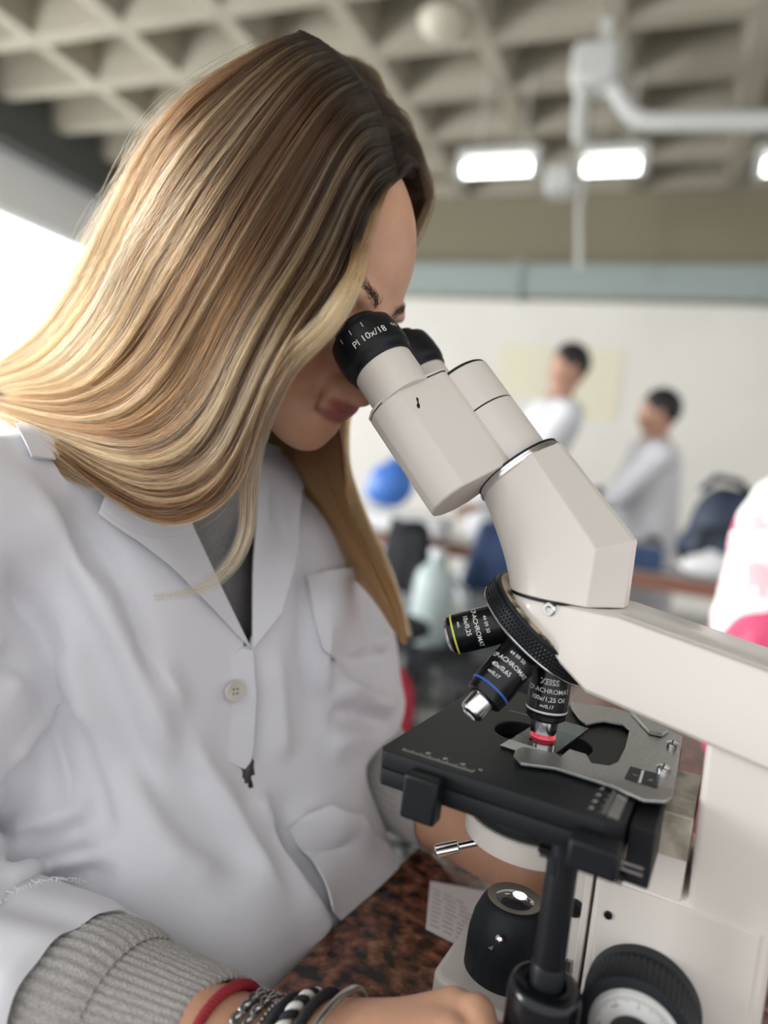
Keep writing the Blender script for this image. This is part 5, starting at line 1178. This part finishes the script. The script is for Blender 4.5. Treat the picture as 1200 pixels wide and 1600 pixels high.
# far bench
WOODR = mat('red_brown_bench', (.22, .09, .055), .5); WTOP = mat('white_bench_top', (.62, .61, .59), .4); GREYP = mat('grey_bench_panel', (.20, .21, .21), .6)
fb = rroot('far_bench', (0.2, 3.1, 0), 'long far bench with red-brown edge and pale top', 'bench')
rpart('bench_top', MB().box((-2.6, 2.75, .80), (3.2, 3.35, .83)), WTOP, fb)
rpart('bench_edge', MB().box((-2.6, 2.72, .77), (3.2, 2.75, .83)), WOODR, fb)
for x in (-2.55, -1.1, .35, 1.8, 3.1): rpart('bench_leg', MB().box((x, 2.8, 0), (x+.06, 3.3, .80)), GREYP, fb)
rpart('bench_shelf', MB().box((-2.5, 2.85, .25), (3.1, 3.3, .28)), GREYP, fb)
# wall posters, faint
PO = mat('cream_poster', (.72, .68, .52), .7)
for px, w_, h_, lb in (((915, 600), .75, .8, 'faint cream poster on the back wall behind the two people'), ((815, 580), .6, .6, 'faint cream poster on the back wall left of the two people')):
    c = rp(px, YB-.012); o = rthing('poster', MB().box((c[0]-w_/2, YB-.012, c[2]-h_/2), (c[0]+w_/2, YB-.001, c[2]+h_/2)), PO, 'thing', None, lb, 'poster')
# navy backpack on the far bench
NAVY = mat('navy_nylon', (.022, .032, .060), .65, noise=(9, (.05, .065, .10), .45, .7)); NAVYD = mat('navy_strap', (.010, .014, .025), .7)
c = rp((1130, 800), 3.02); bz = .862; bp = rroot('backpack', (c[0], 3.04, bz), 'navy backpack standing on the far bench', 'bag')
def bpk(F):
    C_ = np.array([c[0]*1000, 3040, 0.]); F.ell(C_+(0, 0, bz*1000+170), (130, 95, 200), 30); F.ell(C_+(-30, 0, bz*1000+90), (140, 100, 110), 30); F.ell(C_+(100, 0, bz*1000+260), (70, 70, 110), 40); F.ell(C_+(0, -80, bz*1000+110), (95, 50, 90), 20)
rfield('sack', bp, NAVY, bpk, (c[0]-.3, 2.77, bz-.03), (c[0]+.32, 3.27, bz+.45), .012)
rpart('front_pocket', MB().box((c[0]-.09, 2.915, bz+.03), (c[0]+.08, 2.94, bz+.19)), NAVYD, bp, 40, .01)
rpart('strap', MB().tube([(c[0]-.1, 2.93, bz+.34), (c[0]-.05, 2.9, bz+.40), (c[0]+.04, 2.92, bz+.39), (c[0]+.1, 2.95, bz+.33)], .016, 8), NAVYD, bp)
WPK = mat('white_plastic', (.72, .72, .72), .5)
def squash_bag(name, px, Y, z0, r3, m, label, cat, extra=None):
    c = rp(px, Y); ro = rroot(name, (c[0], Y, z0), label, cat); C_ = np.array([c[0], Y, z0+r3[2]])*1000; R_3 = np.array(r3)*1000
    def b(F): F.ell(C_, R_3, 20); F.ell(C_+np.array([R_3[0]*.25, 0, R_3[2]*.45]), R_3*np.array([.6, .7, .7]), 30); F.ell(C_-np.array([R_3[0]*.2, 0, R_3[2]*.4]), R_3*np.array([.85, .9, .6]), 30)
    lo = np.array([c[0], Y, z0+r3[2]])-np.array(r3)*1.4; hi = np.array([c[0], Y, z0+r3[2]])+np.array(r3)*1.5
    rfield('sack', ro, m, b, lo, hi, .01); rpart('handle', MB().tube([(c[0]-r3[0]*.3, Y, z0+2*r3[2]*.9), (c[0]-r3[0]*.1, Y, z0+2*r3[2]*1.12), (c[0]+r3[0]*.2, Y, z0+2*r3[2]*1.1), (c[0]+r3[0]*.4, Y, z0+2*r3[2]*.88)], .008, 6), m, ro); return ro
squash_bag('plastic_bag', (1108, 885), 2.79, .852, (.10, .04, .045), WPK, 'crumpled white plastic bag in front of the navy backpack', 'bag')
squash_bag('plastic_bag', (612, 745), 2.95, .945, (.12, .10, .11), mat('blue_plastic', (.05, .17, .55), .5), 'bright blue bag seen beside the blonde hair', 'bag')
c = rp((640, 800), 2.98); bx_ = rroot('cardboard_box', (c[0], 2.98, .833), 'low white box under the blue bag', 'box'); rpart('body', MB().box((c[0]-.26, 2.84, .833), (c[0]+.2, 3.12, .905)), WPK, bx_, 0, .006); rpart('lid', MB().box((c[0]-.27, 2.83, .905), (c[0]+.21, 3.13, .92)), WPK, bx_, 0, .004)
# things below and before the far bench
DK = mat('dark_cloth', (.012, .013, .016), .8)
c = rp((684, 870), 2.45); z = 0.422; jr = rroot('water_jug', (c[0], 2.45, z), 'pale grey-green plastic jug standing on a black stool', 'jug')
JUG = mat('pale_jug_plastic', (.45, .53, .52), .45)
rpart('body', MB().lathe([(.07, 0), (.085, .02), (.085, .24), (.075, .30), (.03, .345), (.03, .37)], (c[0], 2.45, z), (0, 0, 1), 28), JUG, jr); rpart('cap', MB().lathe([(.035, .37), (.035, .40), (.0, .40)], (c[0], 2.45, z), (0, 0, 1), 20), WPK, jr)
rpart('jug_handle', MB().tube([(c[0]+.075, 2.52, z+.26), (c[0]+.13, 2.5, z+.24), (c[0]+.13, 2.5, z+.12), (c[0]+.083, 2.52, z+.1)], .012, 8), JUG, jr)
def stool(px, Y, top, label):
    c = rp(px, Y); s = rroot('stool', (c[0], Y, 0), label, 'stool', 'lab stools'); rpart('seat', MB().lathe([(.15, top-.05), (.17, top-.04), (.17, top-.01), (.15, top)], (c[0], Y, 0), (0, 0, 1), 28), DK, s)
    for k in range(4):
        a = math.pi/4+k*math.pi/2; rpart('leg', MB().tube([(c[0]+.11*math.cos(a), Y+.11*math.sin(a), top-.05), (c[0]+.2*math.cos(a), Y+.2*math.sin(a), 0)], .013, 8), DK, s)
    rpart('foot_ring', MB().tube([(c[0]+.165*math.cos(t), Y+.165*math.sin(t), .22) for t in np.linspace(0, 2*math.pi, 25)[:-1]], .009, 6, closed=True), DK, s); return s
stool((684, 960), 2.45, .42, 'black round stool under the pale plastic jug'); stool((1040, 960), 2.3, .55, 'black round stool behind the microscope limb'); stool((610, 880), 1.95, .60, 'black round stool half hidden by the blonde hair'); stool((775, 960), 1.9, .5, 'black round stool below the dark blue jacket')
def jacket(px, Y, m, w_, h_, label):
    c = rp(px, Y); ro = rroot('jacket', (c[0], Y, c[2]-h_/2), label, 'jacket'); C_ = c*1000
    def b(F): F.ell(C_, (w_*500, 60, h_*500), 30); F.cap(C_+np.array([-w_*350, 0, h_*350]), C_+np.array([-w_*520, -20, -h_*350]), 45, 40, 20); F.cap(C_+np.array([w_*350, 0, h_*350]), C_+np.array([w_*520, -20, -h_*350]), 45, 40, 20)
    rfield('cloth', ro, m, b, c-np.array([w_, .25, h_*.8]), c+np.array([w_, .25, h_*.8]), .012); rpart('collar', MB().tube([(c[0]-.07, Y-.03, c[2]+h_*.46), (c[0], Y-.07, c[2]+h_*.43), (c[0]+.07, Y-.03, c[2]+h_*.46)], .02, 8), m, ro)
jacket((792, 880), 2.62, mat('dark_blue_cloth', (.012, .030, .085), .8), .28, .36, 'dark blue jacket hung on the edge of the far bench')
c = rp((632, 855), 2.62)
jacket((635, 870), 2.62, DK, .16, .34, 'black jacket hung on the bench end beside the hair')
RED = mat('red_cloth', (.42, .012, .035), .7); squash_bag('cloth_bag', (622, 1050), 1.35, .36, (.05, .05, .11), RED, 'red bag standing on a low stool past the far sleeve', 'bag'); stool((622, 1110), 1.35, .34, 'low black stool under the red bag')
c = rp((905, 780), 3.05); mm = rroot('lab_instrument', (c[0], 3.05, .833), 'small dark microscope on the far bench before the two people', 'instrument')
rpart('base', MB().box((c[0]-.09, 2.95, .833), (c[0]+.09, 3.15, .87)), GREYP, mm, 0, .008); rpart('arm', MB().tube([(c[0]+.05, 3.05, .87), (c[0]+.06, 3.05, 1.0), (c[0], 3.05, 1.08)], .03, 10), GREYP, mm); rpart('eye_tube', MB().tube([(c[0], 3.05, 1.06), (c[0]+.1, 3.05, 1.16)], .022, 10), DK, mm)
c = rp((1000, 860), 3.0); bb = rroot('storage_box', (c[0], 3.0, .833), 'dark blue storage box on the far bench left of the backpack', 'box'); rpart('body', MB().box((c[0]-.1, 2.88, .833), (c[0]+.1, 3.1, .93)), mat('blue_box', (.02, .05, .13), .5), bb, 0, .006); rpart('lid', MB().box((c[0]-.105, 2.875, .93), (c[0]+.105, 3.105, .945)), GREYP, bb, 0, .004)
# white shopping bag with pink print, on the near bench behind the microscope
def bagmat():
    m = bpy.data.materials.new('pink_printed_bag'); m.use_nodes = True; nt = m.node_tree; b = nt.nodes['Principled BSDF']; b.inputs['Roughness'].default_value = .45
    tc = nt.nodes.new('ShaderNodeTexCoord'); sp = nt.nodes.new('ShaderNodeSeparateXYZ'); nt.links.new(tc.outputs['Object'], sp.inputs[0])
    n = nt.nodes.new('ShaderNodeTexNoise'); n.inputs['Scale'].default_value = 9; n.inputs['Detail'].default_value = 1; nt.links.new(tc.outputs['Object'], n.inputs['Vector'])
    ad = nt.nodes.new('ShaderNodeMath'); ad.operation = 'MULTIPLY_ADD'; ad.inputs[1].default_value = .5; nt.links.new(n.outputs['Fac'], ad.inputs[0]); nt.links.new(sp.outputs['Z'], ad.inputs[2])
    lt = nt.nodes.new('ShaderNodeMath'); lt.operation = 'LESS_THAN'; lt.inputs[1].default_value = .475; nt.links.new(ad.outputs[0], lt.inputs[0])
    n2 = nt.nodes.new('ShaderNodeTexNoise'); n2.inputs['Scale'].default_value = 38; n2.inputs['Detail'].default_value = 1; nt.links.new(tc.outputs['Object'], n2.inputs['Vector'])
    g2 = nt.nodes.new('ShaderNodeMath'); g2.operation = 'GREATER_THAN'; g2.inputs[1].default_value = .60; nt.links.new(n2.outputs['Fac'], g2.inputs[0])
    m1 = nt.nodes.new('ShaderNodeMix'); m1.data_type = 'RGBA'; m1.inputs[6].default_value = (.80, .78, .77, 1); m1.inputs[7].default_value = (.82, .50, .53, 1); nt.links.new(g2.outputs[0], m1.inputs[0])
    m2 = nt.nodes.new('ShaderNodeMix'); m2.data_type = 'RGBA'; nt.links.new(m1.outputs[2], m2.inputs[6]); m2.inputs[7].default_value = (.66, .07, .17, 1); nt.links.new(lt.outputs[0], m2.inputs[0]); nt.links.new(m2.outputs[2], b.inputs['Base Color']); return m
p0 = atd((1150, 860), .86)
def gz(px): return atd(px, .86)
sb = groot('shopping_bag', (p0[0]+55, p0[1], BZ), 'white shopping bag with pink print standing behind the microscope limb', 'bag'); ofs = sb['_off']
zt_ = gz((1170, 735))[2]; xl = on((1132, 880), 1, p0[1])[0]
F = Field((xl-30, p0[1]-70, BZ-10), (xl+190, p0[1]+90, zt_+40), 5)
F.ell((xl+75, p0[1]+10, BZ+90), (82, 55, 110), 30); F.ell((xl+78, p0[1]+10, zt_-90), (78, 40, 100), 40); F.ell((xl+70, p0[1]+5, (BZ+zt_)/2), (76, 50, 120), 30)
V, Q = F.nets(); V = relax(V, Q, 2); V[:, 2] = np.maximum(V[:, 2], BZ); V += vnormals(V, Q)*(3.5*vnoise(V, 31, 45)+1.5*vnoise(V, 32, 18))[:, None]; V[:, 2] = np.maximum(V[:, 2], BZ)
link('sack', mesh_np('sack', V, Q, ofs), bagmat(), sb)
gpart('handle', MB().tube([(xl+50, p0[1], zt_-20), (xl+45, p0[1]-10, zt_+30), (xl+85, p0[1]-12, zt_+45), (xl+110, p0[1], zt_-15)], 4, 8), WPK, sb, ofs, smooth=60)
